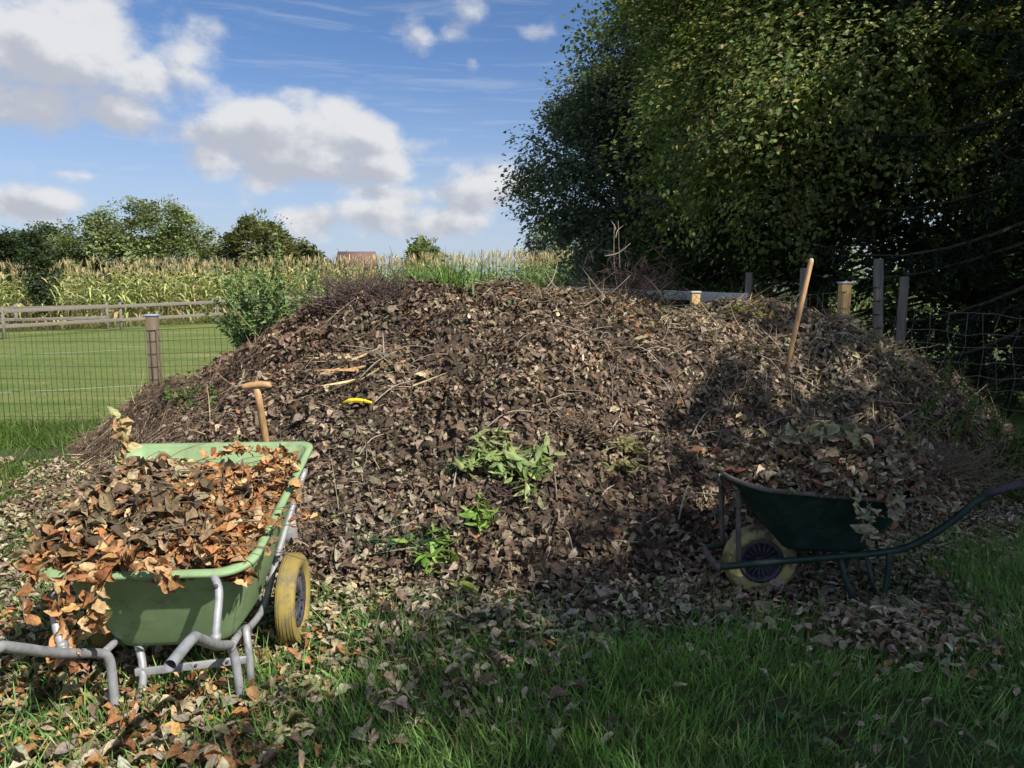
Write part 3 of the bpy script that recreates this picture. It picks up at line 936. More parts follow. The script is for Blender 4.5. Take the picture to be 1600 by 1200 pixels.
for row in range(7):
    step = 0.17 if row < 4 else 0.24
    for x in np.arange(-40, 22, step):
        if row == 0 and -20.6 < x < 4.6:
            continue
        if row > 4 and rc.random() < 0.2:
            continue
        v, t_, c_ = CORN_S[int(rc.integers(6, 11) if rc.random() < ss(-10, -4, x) else rc.integers(0, 6))]
        a = rc.uniform(0, 6.28)
        s = float(np.interp(x, [-20, 2], [0.92, 1.08]) * rc.uniform(0.84, 1.10))
        y = float(np.interp(x, EDGE_X, EDGE_Y)) + 0.7 * row + rc.uniform(-.2, .2)
        R_ = np.array([[cos(a), -sin(a), 0], [sin(a), cos(a), 0], [0, 0, 1]]) * s
        Vs.append(v @ R_.T + np.array([x, y, float(gz(x, y))])); Ts.append(t_ + off); Cs.append(c_ * rc.uniform(.8, 1.2)); off += len(v)
tag(link('maize_field', mesh_np('maize_field', np.vstack(Vs), np.vstack(Ts), M['maize'], np.vstack(Cs))), 'dense mass of ripening maize filling the field behind its front row', 'maize field', None, 'stuff')
del Vs, Ts, Cs

# ------------------------------------------------------------------ fences
rf_ = np.random.default_rng(8)


def rail_fence(name, label, pts, heights, mat, post_r=0.055, rail_h=0.11, extra_posts=True, up=0.12, group=None):
    b = thing(name, (pts[0][0], pts[0][1], 0), label, 'fence', group)
    for i, (x, y) in enumerate(pts):
        z = float(gz(x, y))
        m = MB().tube([(x, y, z - 0.2), (x, y, z + 0.5), (x, y, z + heights[-1] + up)], [post_r, post_r * .97, post_r * .92], 10)
        m.build('post', mat, b, True)
    for i in range(len(pts) - 1):
        for h in heights:
            p = np.array([*pts[i], float(gz(*pts[i])) + h + rf_.uniform(-.015, .015)])
            q = np.array([*pts[i + 1], float(gz(*pts[i + 1])) + h + rf_.uniform(-.015, .015)])
            n = unit(np.cross(q - p, (0, 0, 1)))
            e = unit(q - p) * 0.006
            MB().bar(p + n * 0.07 + e, q + n * 0.07 - e, 0.035, rail_h).build('rail', mat, b, True, False, 0.006)
    return b


fp = [(-23.5, 17.6), (-15.0, 22.0), (-13.3, 25.4), (-11.1, 28.2), (-9.2, 30.6), (-7.3, 33.0), (-4.4, 32.0), (-1.2, 31.0)]
rail_fence('rail_fence', 'grey two rail paddock fence along the lawn in front of the maize', fp, (0.38, 0.84), M['old_wood'])
rail_fence('rail_fence', 'short grey two rail fence running off behind the young tree', [(-19.6, 25.6), (-17.2, 25.9), (-14.3, 26.4)], (0.42, 0.82), M['old_wood'])
# pale board rail behind the heap
bpts = [(0.75, 14.5), (1.75, 11.4), (2.75, 8.75)]
b = thing('board_fence', (bpts[0][0], bpts[0][1], 0), 'faded pale board fence running behind the heap towards the oak', 'fence')
for (x, y) in bpts:
    MB().box((x + .03, y - .05, -.2), (x + .12, y + .05, 1.42)).build('post', M['grey_post'], b, True, False, 0.005)
for i in range(2):
    for z in (1.49, 1.02):
        p, q = np.array([*bpts[i], z + .04 * (2 - i) * (z > 1.2)]), np.array([*bpts[i + 1], z + .04 * (1 - i) * (z > 1.2)])
        MB().bar(p, q - unit(q - p) * .01, 0.03, 0.12).build('board', M['white_board'], b, True, False, 0.004)

# mesh fence with square posts
mf = thing('mesh_fence', (-3.9, 8.1, 0), 'green square mesh fence on wooden posts behind the heap and along the lawn', 'fence')
line = [(-13.5, 8.75), (-8.6, 8.35), (-3.93, 8.10), (1.98, 8.05), (3.46, 7.75)]


def square_post(x, y, h, mat, capm, w=0.115):
    o = MB().box((x - w / 2, y - w / 2, -0.3), (x + w / 2, y + w / 2, h)).build('post', M[mat], mf, True, False, 0.006)
    if capm:
        MB().box((x - w / 2 - .008, y - w / 2 - .008, h + .001), (x + w / 2 + .008, y + w / 2 + .008, h + .022)).build('cap', M[capm], o, True, False, 0.004)
    return o


square_post(-3.93, 8.10 + .06, 1.31, 'post_wood', 'cap_blue', 0.105)
square_post(-8.6, 8.42, 1.31, 'post_wood', 'cap_blue', 0.105)
square_post(1.98, 8.11, 1.56, 'new_wood', 'white_board', 0.09)
square_post(3.46, 7.81, 1.66, 'new_wood', 'white_board', 0.10)
wm = MB()
for i in range(len(line) - 1):
    p, q = np.array(line[i]), np.array(line[i + 1])
    Ls = np.linalg.norm(q - p)
    h0, h1 = [(1.14, 1.14), (1.14, 1.16), (1.16, 1.44), (1.44, 1.58)][i]
    for k in range(int(Ls / 0.064) + 1):
        f = k * 0.064 / Ls
        if f > 1:
            break
        x, y = p + (q - p) * f
        h = h0 + (h1 - h0) * f
        wob = rf_.normal(0, .003)
        wm.bar((x, y - .004, 0.02), (x + wob, y - .004, h), 0.0036, 0.0036, (0, 1, 0))
    for z in np.arange(0.04, 1.0, 0.125) / 1.04:
        a = np.array([*p, 0.02 + z * h0]); c = np.array([*q, 0.02 + z * h1])
        m_ = (a + c) / 2 + np.array([0, 0, rf_.uniform(-.008, .008)])
        wm.bar(a, m_, 0.0036, 0.0036); wm.bar(m_, c, 0.0036, 0.0036)
    wm.bar((*p, h0), (*q, h1), 0.005, 0.005)
wm.build('wire_mesh', M['green_wire'], mf, True, False)

# tall fence of round posts along the trees, with sheep netting
rp = thing('netting_fence', (3.8, 7.7, 0), 'old sheep netting on grey round posts along the dark trees', 'fence')
rposts = [(at(1057, 440, 12.9), 1.84, .046, 0), (at(1170, 440, 9.9), 1.81, .048, 0), (at(1256, 440, 8.6), 1.84, .048, 0), (at(1378, 440, 7.9), 1.92, .05, -.10), (at(1413, 440, 8.4), 1.74, .05, 0.0),
          (at(932, 440, 17.0), 1.75, .05, 0), (np.array([6.9, 7.6, 0]), 1.6, .06, 0)]
for (p, h, r_, ln) in rposts:
    MB().tube([(p[0] - ln * .5, p[1], -.2), (p[0], p[1], h * .5), (p[0] + ln * .5, p[1], h)], [r_, r_, r_ * .95], 12).build('post', M['grey_post'], rp, True)
pp = rposts[3][0]
for z in (1.62, 1.48, 1.34, 1.2, 1.06, .92):
    MB().lathe([(.053, z - .006), (.058, z), (.053, z + .006)], (pp[0] + (z - .96) * -.104, pp[1], 0), 'z', 14, True).build('wire_ring', M['black_wire'], rp, True)
nm = MB()
A, B = np.array([4.35, 8.45]), np.array([6.9, 7.55])
zz = [1.42, 1.20, 1.02, .86, .70, .54, .38]
cols = np.linspace(0, 1, 17)
jit = rf_.normal(0, .022, (len(zz), len(cols), 3)) * np.array([1, .6, 1])
G_ = np.array([[[*(A + (B - A) * f), z - 0.10 * sin(pi * f) * (1 if k < 2 else .6)] for f in cols] for k, z in enumerate(zz)]) + jit
for k in range(len(zz)):
    nm.tube(G_[k], 0.0035, 4, 2)
for j in range(len(cols)):
    nm.tube(G_[:, j], 0.003, 4, 2)
nm.build('netting', M['zinc_wire'], rp, True)

# ------------------------------------------------------------------ the heap
HP = thing('compost_heap', (0, 6.0, 0), 'wide compost heap of brown leaves and garden waste between the two barrows', 'compost heap')
X, Y = np.meshgrid(np.linspace(-5.1, 5.3, 170), np.linspace(3.4, 8.8, 100))
Z = heap(X, Y) - 0.03
V = np.stack([X.ravel(), Y.ravel(), Z.ravel()], 1)
i = (np.arange(99)[:, None] * 170 + np.arange(169)[None, :]).ravel()
Q = np.stack([i, i + 1, i + 171, i + 170], 1)
keep = (Z.ravel()[Q] > -0.028).any(1)
link('mound', mesh_np('mound', V, None, M['compost'], None, True, Q[keep]), HP)

HEAP_PAL = np.array([(0.25, 0.208, 0.16), (0.195, 0.15, 0.11), (0.135, 0.096, 0.07), (0.08, 0.058, 0.044), (0.31, 0.265, 0.195), (0.27, 0.135, 0.068), (0.19, 0.19, 0.10)])


def heap_colors(x, y, r, spill=False):
    N = len(x)
    a, b = fbm(x * 0.9, y * 0.9, 50, 3) / 0.87, fbm(x * 1.7, y * 1.7, 60, 3) / 0.87
    w = np.stack([0.9 + 2.6 * ss(.42, .62, a), 1.3 + 0 * a, 1.2 + 1.6 * ss(.58, .40, a), 0.7 + 1.8 * ss(.55, .36, b), 0.35 + 1.0 * ss(.5, .68, b),
                  0.10 + 0.7 * ss(.60, .72, b) + 0.5 * (vn(x * 3, y * 3, 70) > .86), 0.12 + 0.7 * ss(.56, .72, a) * (x > -0.5)], 1)
    # purple brown, rotted material on the upper left of the heap
    ul = ss(-0.4, -2.0, x) * ss(4.6, 5.6, y)
    w[:, 2] += 1.6 * ul; w[:, 3] += 0.8 * ul; w[:, 0] *= 1 - .6 * ul; w[:, 4] *= 1 - .6 * ul
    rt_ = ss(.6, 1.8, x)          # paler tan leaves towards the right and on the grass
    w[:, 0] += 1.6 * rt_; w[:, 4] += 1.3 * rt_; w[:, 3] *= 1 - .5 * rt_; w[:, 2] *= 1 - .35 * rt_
    if spill:
        w[:, 0] += 1.6; w[:, 4] += 1.4; w[:, 3] *= .6
    w /= w.sum(1, keepdims=True)
    k = (np.cumsum(w, 1) < r.random(N)[:, None]).sum(1)
    c = HEAP_PAL[np.clip(k, 0, 6)] * np.exp(r.normal(0, .20, (N, 1))) * (1 + r.normal(0, .05, (N, 3)))
    red = ss(.56, .70, fbm(x * 1.3 + 5, y * 1.3, 95, 3) / .87) * .35 + .5 * ul - .12
    c = c * (1 + red[:, None] * np.array([.04, -.12, -.09]))
    return np.clip(c, .004, .8)


rh = np.random.default_rng(4)


def on_heap(N, r, fy=1.0, cond=None):
    x = r.uniform(-5.0, 5.2, N * 3)
    f, c = np.interp(x, HX, HF), np.interp(x, HX, HC)
    y = f - .05 + (c + .75 - f) * r.random(N * 3) ** fy
    z = heap(x, y)
    ok = z > 0.03
    if cond is not None:
        ok &= cond(x, y)
    x, y, z = x[ok][:N], y[ok][:N], z[ok][:N]
    return x, y, z


DRY2 = [leaf_shape(400 + i, 0.34 + 0.4 * ((i * 37) % 10) / 10, 0.5, 0.06, (0.33, 0.72), 0.35, 0.25) for i in range(14)]


def clump_tone(x, y):
    """rotted and bleached clumps a hand wide"""
    return np.exp((vn(x * 5, y * 5, 71) - .5) * .9 + (vn(x * 15, y * 15, 72) - .5) * .45)


# crumbled leaf bits, matted together
x, y, z = on_heap(38000, rh, 1.0, lambda x, y: rh.random(len(x)) > ss(-2.4, -3.2, x) * 0.82)
N = len(x)
nr = heap_normal(x, y)
P = np.stack([x, y, z - 0.02 + 0.05 * rh.random(N)], 1)
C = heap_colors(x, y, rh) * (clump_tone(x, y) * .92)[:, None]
V, T, Cc = scatter(DRY2, P, nr, rh.uniform(.014, .040, N), C, rh.uniform(.15, .8, N), rh)
tag(link('leaf_crumbs', mesh_np('leaf_crumbs', V, T, M['dry_leaf'], Cc), HP), None, None, None, 'stuff')
# whole leaves lying in drifts
x, y, z = on_heap(33000, rh, 1.0, lambda x, y: (rh.random(len(x)) > ss(-2.4, -3.2, x) * 0.85) & (rh.random(len(x)) < .50 + .7 * ss(.36, .60, fbm(x * 1.9, y * 1.9, 66, 3) / .87)))
N = len(x)
nr = heap_normal(x, y)
lay = rh.random(N)
P = np.stack([x, y, z - 0.01 + 0.07 * lay], 1)
size = rh.uniform(0.034, 0.068, N) * np.where(rh.random(N) < .16, 1.4, 1.0)
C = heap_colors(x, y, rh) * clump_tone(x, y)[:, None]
# single out the leaves that show largest
score = size / np.linalg.norm(P - np.array([0, 0, CAM_Z]), axis=1) * (lay > .7) * (y < np.interp(x, HX, HC))
big = np.argsort(-score)[:300]
mask = np.ones(N, bool); mask[big] = False
tl = rh.uniform(0.15, 0.9, N)
V, T, Cc = scatter(DRY, P[mask], nr[mask], size[mask], C[mask], tl[mask], rh)
tag(link('loose_leaves', mesh_np('loose_leaves', V, T, M['dry_leaf'], Cc), HP), None, None, None, 'stuff')
pieces('leaf', DRY_FINE, 'dry leaf', P[big] + nr[big] * .012, nr[big], size[big] * 1.1, C[big], 0.4, rh, HP, M['dry_leaf_obj'])

# stalks and straw through the heap
x, y, z = on_heap(15000, rh, .9)
N = len(x)
nr = heap_normal(x, y)
D = unit(rh.normal(size=(N, 3)) - nr * 0.2)
D = unit(D - nr * np.sum(D * nr, 1, keepdims=True) * .75)
dens_ = (fbm(x * 1.1, y * 1.1, 81, 3) > .47) | (x > 1.2)
P = np.stack([x, y, z + .035], 1)[dens_]; D = D[dens_]
N = len(P)
V, T, Cc = ribbons(P, D, rh.uniform(.08, .40, N), rh.uniform(.003, .008, N), pick([(0.30, .25, .17), (.2, .15, .1), (.10, .07, .05), (.40, .34, .22)], [3, 3, 3, 1], N, rh), rh, 0, 3, .18)
tag(link('stalks', mesh_np('stalks', V, T, M['straw'], Cc), HP), None, None, None, 'stuff')
# dry grass clippings on the left shoulder
xc = rh.uniform(-4.9, -1.7, 26000); yc_ = rh.uniform(4.9, 8.2, 26000)
zc = heap(xc, yc_)
ok = (zc > .02) & (rh.random(26000) < ss(-1.75, -2.7, xc) * ss(-.1, .5, yc_ - np.interp(xc, HX, HF)))
xc, yc_, zc = xc[ok], yc_[ok], zc[ok]
N = len(xc)
nr = heap_normal(xc, yc_)
dn_ = unit(np.stack([-0.55 + .5 * rh.normal(size=N), -.75 + .5 * rh.normal(size=N), rh.normal(size=N) * .25], 1))
D = unit(dn_ - nr * np.sum(dn_ * nr, 1, keepdims=True) * .85)
pat = fbm(xc * 1.6, yc_ * 1.6, 91, 3)
cA = np.where((pat > .46)[:, None], np.array((.20, .15, .11)), np.array((.12, .088, .066))) * np.exp(rh.normal(0, .3, (N, 1)))
V, T, Cc = ribbons(np.stack([xc, yc_, zc + rh.uniform(-.01, .045, N)], 1), D, rh.uniform(.04, .17, N), rh.uniform(.0025, .0055, N), cA, rh, 0, 2, .22)
tag(link('grass_clippings', mesh_np('grass_clippings', V, T, M['straw'], Cc), HP), 'dry grey brown grass clippings on the shoulder of the heap', None, None, 'stuff')
# bundle of dry pale sword leaves
SB = thing('straw_bundle', hit(600, 590), 'pale bundle of dry strap leaves on the left of the heap above the yellow peel', 'straw')
for k in range(26):
    p = hit(rh.uniform(535, 650), rh.uniform(548, 612)) + np.array([0, -.02, .035])
    dv = unit(np.array([rh.choice([-1, 1]) * rh.uniform(.5, 1), rh.normal() * .25, rh.normal() * .22 - .05]))
    N = 1
    V, T, Cc = ribbons(p[None], dv[None], np.array([rh.uniform(.15, .42)]), np.array([rh.uniform(.010, .022)]), pick([(.46, .36, .22), (.36, .26, .15), (.50, .42, .28), (.42, .25, .12)], [2, 2, 2, 1], 1, rh), rh, 0, 4, .15)
    o = link('strap_leaf', mesh_np('strap_leaf', V, T, M['straw'], Cc), SB)
# single long stalks and twigs that stand out
SPOT = [((520, 545), (650, 585)), ((545, 560), (640, 610)), ((560, 600), (620, 560)), ((585, 575), (680, 555)), ((600, 560), (598, 530)), ((575, 560), (650, 563)), ((580, 640), (650, 605)), ((700, 560), (640, 580)),
        ((745, 690), (835, 655)), ((985, 545), (1040, 590)), ((1000, 478), (930, 455)), ((1180, 560), (1225, 600)), ((1190, 520), (1240, 590)), ((1150, 555), (1210, 545)), ((1170, 580), (1250, 560)), ((1130, 600), (1200, 590)),
        ((1290, 530), (1360, 560)), ((1310, 560), (1330, 620)), ((1380, 565), (1450, 590)), ((1150, 700), (1290, 665)), ((1190, 740), (1330, 700)), ((1060, 820), (1075, 770)), ((705, 800), (715, 740)), ((870, 790), (865, 745)),
        ((1080, 690), (1110, 650)), ((930, 800), (960, 770)), ((650, 790), (690, 770)), ((560, 720), (600, 690)), ((890, 540), (960, 520)), ((1050, 560), (1120, 540)), ((1480, 640), (1420, 600)), ((1440, 610), (1500, 640))]
for (a, c) in SPOT:
    p, q = hit(*a) + np.array([0, 0, .03]), hit(*c) + np.array([0, 0, .05])
    if np.linalg.norm(p - q) > 1.6:
        q = p + unit(q - p) * 1.2
    m_ = (p + q) / 2
    m_[2] = max(m_[2], float(heap(m_[0], m_[1])) + .03) + .03
    MB().tube([p, m_, q], [.0055, .005, .003], 5, 4).build('stalk', M['pale_twig'] if rh.random() < .7 else M['twig'], HP, True)

for k in range(120):
    px_, py_ = (rh.uniform(900, 1440), rh.uniform(500, 700)) if k < 75 else (rh.uniform(480, 1080), rh.uniform(480, 900))
    p = hit(px_, py_)
    if p[1] < 3.7 or p[1] > 7.2 or heap(p[0], p[1]) < .1:
        continue
    p = p + np.array([0, -.01, .025])
    a_ = rh.uniform(0, 2 * pi)
    L_ = rh.uniform(.10, .42)
    q = p + np.array([cos(a_), sin(a_) * .6, 0]) * L_
    q[2] = float(heap(q[0], q[1])) + rh.uniform(.01, .10)
    m_ = (p + q) / 2
    m_[2] = max(m_[2], float(heap(m_[0], m_[1])) + .02) + rh.uniform(0, .05)
    r0 = rh.uniform(.0022, .0048)
    MB().tube([p, m_ + rh.normal(size=3) * .02, q], [r0, r0 * .85, r0 * .4], 5, 3).build('stalk', M['pale_twig'] if rh.random() < .55 else M['twig'], HP, True)

# twigs bundle on the crest
def twig_tangle(name, label, cat, c, spread, n, length, mat, r, updir=0.6, rad=.004, group=None, squash=1.0):
    t = thing(name, c, label, cat, group)
    mb = MB()
    for _ in range(n):
        p = c + r.normal(size=3) * spread * np.array([1, .6, .25 * squash])
        dv = unit(np.array([r.normal(), r.normal() * .7, abs(r.normal()) * updir + .1]))
        L_ = length * r.uniform(.5, 1.2)
        q = p + dv * L_
        m_ = (p + q) / 2 + r.normal(size=3) * L_ * .10
        mb.tube([p, m_, q], [rad, rad * .8, rad * .35], 4, 2, False)
        for _k in range(3):
            f = r.uniform(.3, .95)
            s_ = p + dv * L_ * f
            d2 = unit(dv + .9 * r.normal(size=3))
            mb.tube([s_, s_ + d2 * L_ * .3], [rad * .55, rad * .3], 3, 0, False)
    tag(mb.build('twigs', M[mat], t, True, False), None, None, None, 'stuff')
    return t


c0 = hit(600, 500)
twig_tangle('twig_bundle', 'dark purple brown bundle of fine twigs on the crest of the heap', 'twigs', np.array([-1.16, 6.15, float(heap(-1.16, 6.15)) + .04]), .17, 330, .30, 'purple_twig', rh, .5, .0038)
twig_tangle('dead_shrub', 'dead reddish brown shrub with bare stems behind the heap', 'shrub', np.array([1.62, 9.9, 1.48]), .29, 380, .36, 'purple_twig', rh, .6, .0042, None, 3.0)
db = []
for (a, c, Yd) in [((968, 475), (960, 350), 9.8), ((975, 475), (966, 345), 9.9), ((962, 372), (975, 352), 9.9), ((1040, 475), (1005, 430), 9.4), ((930, 470), (985, 430), 9.4), ((900, 470), (960, 425), 9.5), ((1020, 470), (1050, 440), 9.6), ((982, 470), (988, 425), 9.7), ((945, 400), (985, 380), 9.7), ((880, 460), (850, 420), 9.3), ((805, 470), (780, 425), 7.2), ((848, 455), (870, 415), 7.2), ((960, 360), (955, 345), 9.8)]:
    p, q = at(*a, Yd), at(*c, Yd + .1)
    db.append(MB().tube([p, (p + q) / 2 + rh.normal(size=3) * .03, q], [.008, .006, .003], 5, 3))
dbt = thing('bare_branches', (1.6, 9.6, 0), 'pale bare branches sticking up behind the crest of the heap', 'branches')
for m1 in db:
    m1.build('branch', M['pale_twig'], dbt, True)

# ------------------------------------------------------------------ plants on and around the heap
def stem_plant(name, label, cat, stems, leaf, n_per, pal, r, group=None, leafw=FRESH, rad=.005, mat='green_leaf', stemmat=None, spread=.5, big=0):
    """stems: list of (p, q) lines, leaves all along"""
    t = thing(name, stems[0][0], label, cat, group)
    P, D, Sz, sm_ = [], [], [], []
    for (p, q) in stems:
        p, q = np.asarray(p, float), np.asarray(q, float)
        L_ = np.linalg.norm(q - p)
        m_ = (p + q) / 2 + r.normal(size=3) * .06 * L_
        sm_.append(MB().tube([p, m_, q], [rad, rad * .8, rad * .4], 5, 3))
        f = r.uniform(.12, 1.0, n_per)
        base = (1 - f)[:, None] ** 2 * p + (2 * f * (1 - f))[:, None] * m_ + f[:, None] ** 2 * q
        dv = unit(unit(q - p) * .6 + r.normal(size=(n_per, 3)) * spread + np.array([0, 0, .1]))
        sz = leaf * r.uniform(.6, 1.25, n_per) * (1.1 - .45 * f)
        P.append(base + dv * sz[:, None] * .5); D.append(dv); Sz.append(sz)
    P, D, Sz = np.vstack(P), np.vstack(D), np.concatenate(Sz)
    N = len(P)
    col = pick(pal, np.ones(len(pal)), N, r, .2)
    nrm = unit(np.array([0, -.2, 1.0]) + .5 * r.normal(size=(N, 3)))
    for m1 in sm_:
        m1.build('stem', M[stemmat] if stemmat else STEM, t, True)
    if big:
        pieces('leaf', FRESH_FINE, 'green leaf', P, nrm, Sz, col, .1, r, t, M['green_leaf_obj'], D)
    else:
        V, T, C = scatter(leafw, P, nrm, Sz, col, .1, r, D)
        tag(link('leaves', mesh_np('leaves', V, T, M[mat], C), t), None, None, None, 'stuff')
    return t


STEM = m_noise('green stems', [(0.3, (.10, .13, .04)), (.7, (.2, .22, .09))], 20, .6)
rp_ = np.random.default_rng(19)
# tall weed on the left shoulder
b0 = np.array([-2.38, 7.35, 0.88])
stems = []
for k in range(54):
    p = b0 + np.array([rp_.normal() * .24, rp_.normal() * .14, 0])
    p[2] = float(heap(p[0], p[1]))
    a = rp_.uniform(-1, 1)
    q = p + np.array([a * .52, rp_.normal() * .2, rp_.uniform(.55, 1.10) * (1 - .3 * abs(a))])
    stems.append((p, q))
stem_plant('weed_plant', 'tall leafy green weed growing on the shoulder of the heap', 'plant', stems, .066, 120, [(.16, .25, .10), (.19, .285, .12), (.21, .30, .125), (.12, .19, .075)], rp_, rad=.006, spread=.8)
# low weeds on clippings
stems = []
for k in range(26):
    p = hit(rp_.uniform(265, 350), rp_.uniform(615, 640))
    stems.append((p, p + np.array([rp_.normal() * .06, rp_.normal() * .06, rp_.uniform(.04, .12)])))
stem_plant('weed_plant', 'low green weed creeping over the clippings behind the T-handle', 'plant', stems, .06, 9, [(.07, .13, .03), (.10, .16, .045)], rp_, rad=.003)
# green cut stems lying on the heap front
LIGHT = [(.21, .28, .10), (.27, .34, .14), (.17, .235, .08)]
def lying(spots):
    out = []
    for a, c in spots:
        p, q = hit(*a) + np.array([0, -.02, .05]), hit(*c) + np.array([0, -.03, .07])
        out.append((p, q))
    return out
stem_plant('cut_stem', 'pale green cut stem with long paired leaves lying on the heap', 'plant', lying([((838, 700), (822, 785)), ((850, 705), (848, 760)), ((815, 705), (800, 760))]), .15, 24, LIGHT, rp_, 'green cuttings on the heap', spread=.7, big=1)
stem_plant('cut_stem', 'pale green heap of cut leaves left of the long leafed stem', 'plant', lying([((770, 700), (730, 735)), ((800, 710), (745, 745)), ((760, 720), (790, 750)), ((780, 740), (735, 720)), ((800, 700), (770, 760)), ((730, 700), (790, 690)), ((745, 760), (720, 735))]), .12, 20, LIGHT, rp_, 'green cuttings on the heap', spread=.9, big=1)
stem_plant('cut_stem', 'bright green upright leafy shoot in the middle of the cuttings', 'plant', [(hit(752, 845) + np.array([0, 0, .02]), hit(748, 800) + np.array([0, -.08, .10])), (hit(752, 840), hit(760, 800) + np.array([0, -.08, .04]))], .125, 14, [(.16, .27, .05), (.20, .32, .07)], rp_, 'green cuttings on the heap', spread=.9, big=1)
stem_plant('cut_stem', 'bright green bunch of broad leaves lowest on the heap', 'plant', [(hit(690, 890), hit(640, 860) + np.array([0, -.05, .08])), (hit(690, 885), hit(672, 848) + np.array([0, -.05, .10])), (hit(695, 890), hit(700, 850) + np.array([0, -.05, .06])), (hit(690, 890), hit(655, 875) + np.array([0, -.05, .05]))], .125, 14, [(.15, .25, .05), (.19, .29, .07)], rp_, 'green cuttings on the heap', spread=.9, big=1)
stem_plant('cut_stem', 'yellow green broad leaves flat at the foot of the heap', 'plant', [(hit(690, 915) + np.array([0, 0, .04]), hit(725, 935) + np.array([0, 0, .05]))], .15, 9, [(.25, .30, .07), (.22, .26, .06)], rp_, 'green cuttings on the heap', spread=.9, big=1)
stem_plant('cut_stem', 'small green leafy sprig on the shaded side of the heap', 'plant', [(hit(1400, 700), hit(1445, 655) + np.array([0, 0, .12])), (hit(1420, 690), hit(1500, 650) + np.array([0, 0, .1]))], .12, 12, [(.14, .22, .05), (.19, .27, .07)], rp_, 'green cuttings on the heap', spread=.8, big=1)
stem_plant('cut_stem', 'yellow straw like flower stalks on the shaded crest of the heap', 'plant', lying([((1130, 490), (1180, 500)), ((1150, 485), (1200, 490)), ((1120, 500), (1160, 495)), ((1160, 500), (1215, 505))]), .07, 16, [(.35, .28, .08), (.28, .24, .08)], rp_, 'green cuttings on the heap', spread=.6)
stem_plant('cut_stem', 'faded olive leaf patch in the sunny middle of the heap', 'plant', lying([((1000, 700), (940, 720)), ((1010, 740), (950, 745)), ((960, 690), (1010, 720))]), .09, 26, [(.22, .22, .10), (.28, .26, .14)], rp_, 'green cuttings on the heap', spread=.9)
# reddish seed heads
twig_tangle('seed_heads', 'reddish brown dried seed heads in the middle of the heap', 'seed heads', hit(885, 672) + np.array([0, 0, .02]), .12, 170, .10, 'red_seed' if 'red_seed' in M else 'twig', rp_, .5, .004)
twig_tangle('seed_heads', 'dark red brown seed heads below the long leafed cuttings', 'seed heads', hit(778, 772) + np.array([0, 0, .02]), .09, 90, .07, 'purple_twig', rp_, .5, .004)
# bluish grass in the heap foot and bright tuft on the crest
def tuft(name, label, c, n, h, w, pal, r, spread=.08, lean=.5):
    P = np.asarray(c, float) + np.stack([r.normal(size=n) * spread, r.normal(size=n) * spread * .6, np.zeros(n)], 1)
    D = unit(np.stack([r.normal(size=n) * lean, r.normal(size=n) * lean, np.ones(n)], 1))
    V, T, C = ribbons(P, D, h * r.uniform(.6, 1.2, n), w * r.uniform(.7, 1.3, n), pick(pal, np.ones(len(pal)), n, r), r, r.uniform(.1, .5, n), 4, .1)
    return tag(link(name, mesh_np(name, V, T, M['blade'], C)), label, 'grass', None, 'stuff')
tuft('grass_tuft', 'bright green tuft of tall grass on the crest beside the twig bundle', (-.62, 6.45, float(heap(-.62, 6.45)) - .02), 150, .40, .014, [(.10, .19, .04), (.14, .24, .06)], rp_, .16, .35)
tuft('grass_tuft', 'bluish green grass tuft low on the heap above the broad leaves', hit(670, 845), 90, .22, .010, [(.05, .10, .055), (.08, .13, .075)], rp_, .12, .9)
tuft('grass_tuft', 'bluish green grass tuft on the heap foot left of the broad leaves', hit(625, 850), 70, .22, .010, [(.05, .10, .055), (.08, .13, .075)], rp_, .12, .9)
tuft('grass_tuft', 'second bluish grass wisp left of the long leafed cuttings', hit(705, 735), 50, .16, .008, [(.04, .08, .045), (.06, .10, .055)], rp_, .09, .9)
# yellow peel
c = hit(560, 634) + np.array([0, -.03, .04])
pt = np.array([(-.10, 0, -.012), (-.06, 0, .004), (0, -.005, .006), (.05, 0, .0), (.10, 0, -.012)])
pv = MB()
for sgn, wd in ((1, .010), (-1, .012)):
    Vv = np.concatenate([[c + q + np.array([0, -.012 * sgn, wd * sin(pi * (k + .5) / 5)]), c + q - np.array([0, .014, wd * sin(pi * (k + .5) / 5)])] for k, q in enumerate(pt)])
    pv.add(Vv, None, [(2 * k, 2 * k + 1, 2 * k + 3, 2 * k + 2) for k in range(4)])
po = tag(pv.build('banana_peel', M['yellow_peel']), 'bright yellow peel lying on the left of the heap', 'peel')
sm = po.modifiers.new('thick', 'SOLIDIFY'); sm.thickness = .004
# ferny green plants at the right edge
for k, (sp, lb) in enumerate([((1565, 640), 'dark green nettle clump under the sheep netting'), ((1575, 720), 'brighter green ferny clump at the picture edge behind the barrow handle'), ((1590, 600), 'low dark herbs below the netting at the picture edge'), ((1530, 760), 'small green herb clump behind the barrow grip')]):
    c = hit(*sp)
    stems = []
    for _ in range(38):
        p = c + np.array([rp_.normal() * .24, rp_.normal() * .2, 0]); p[2] = float(heap(p[0], p[1]))
        stems.append((p, p + np.array([rp_.normal() * .12, rp_.normal() * .12, rp_.uniform(.12, .38)])))
    stem_plant('herb_clump', lb, 'plant', stems, .06, 26, [(.06, .12, .02), (.09, .16, .03), (.045, .09, .02)] if k in (1, 3) else [(.03, .065, .02), (.045, .085, .025)], rp_, 'herbs along the netting', rad=.003, spread=.9)

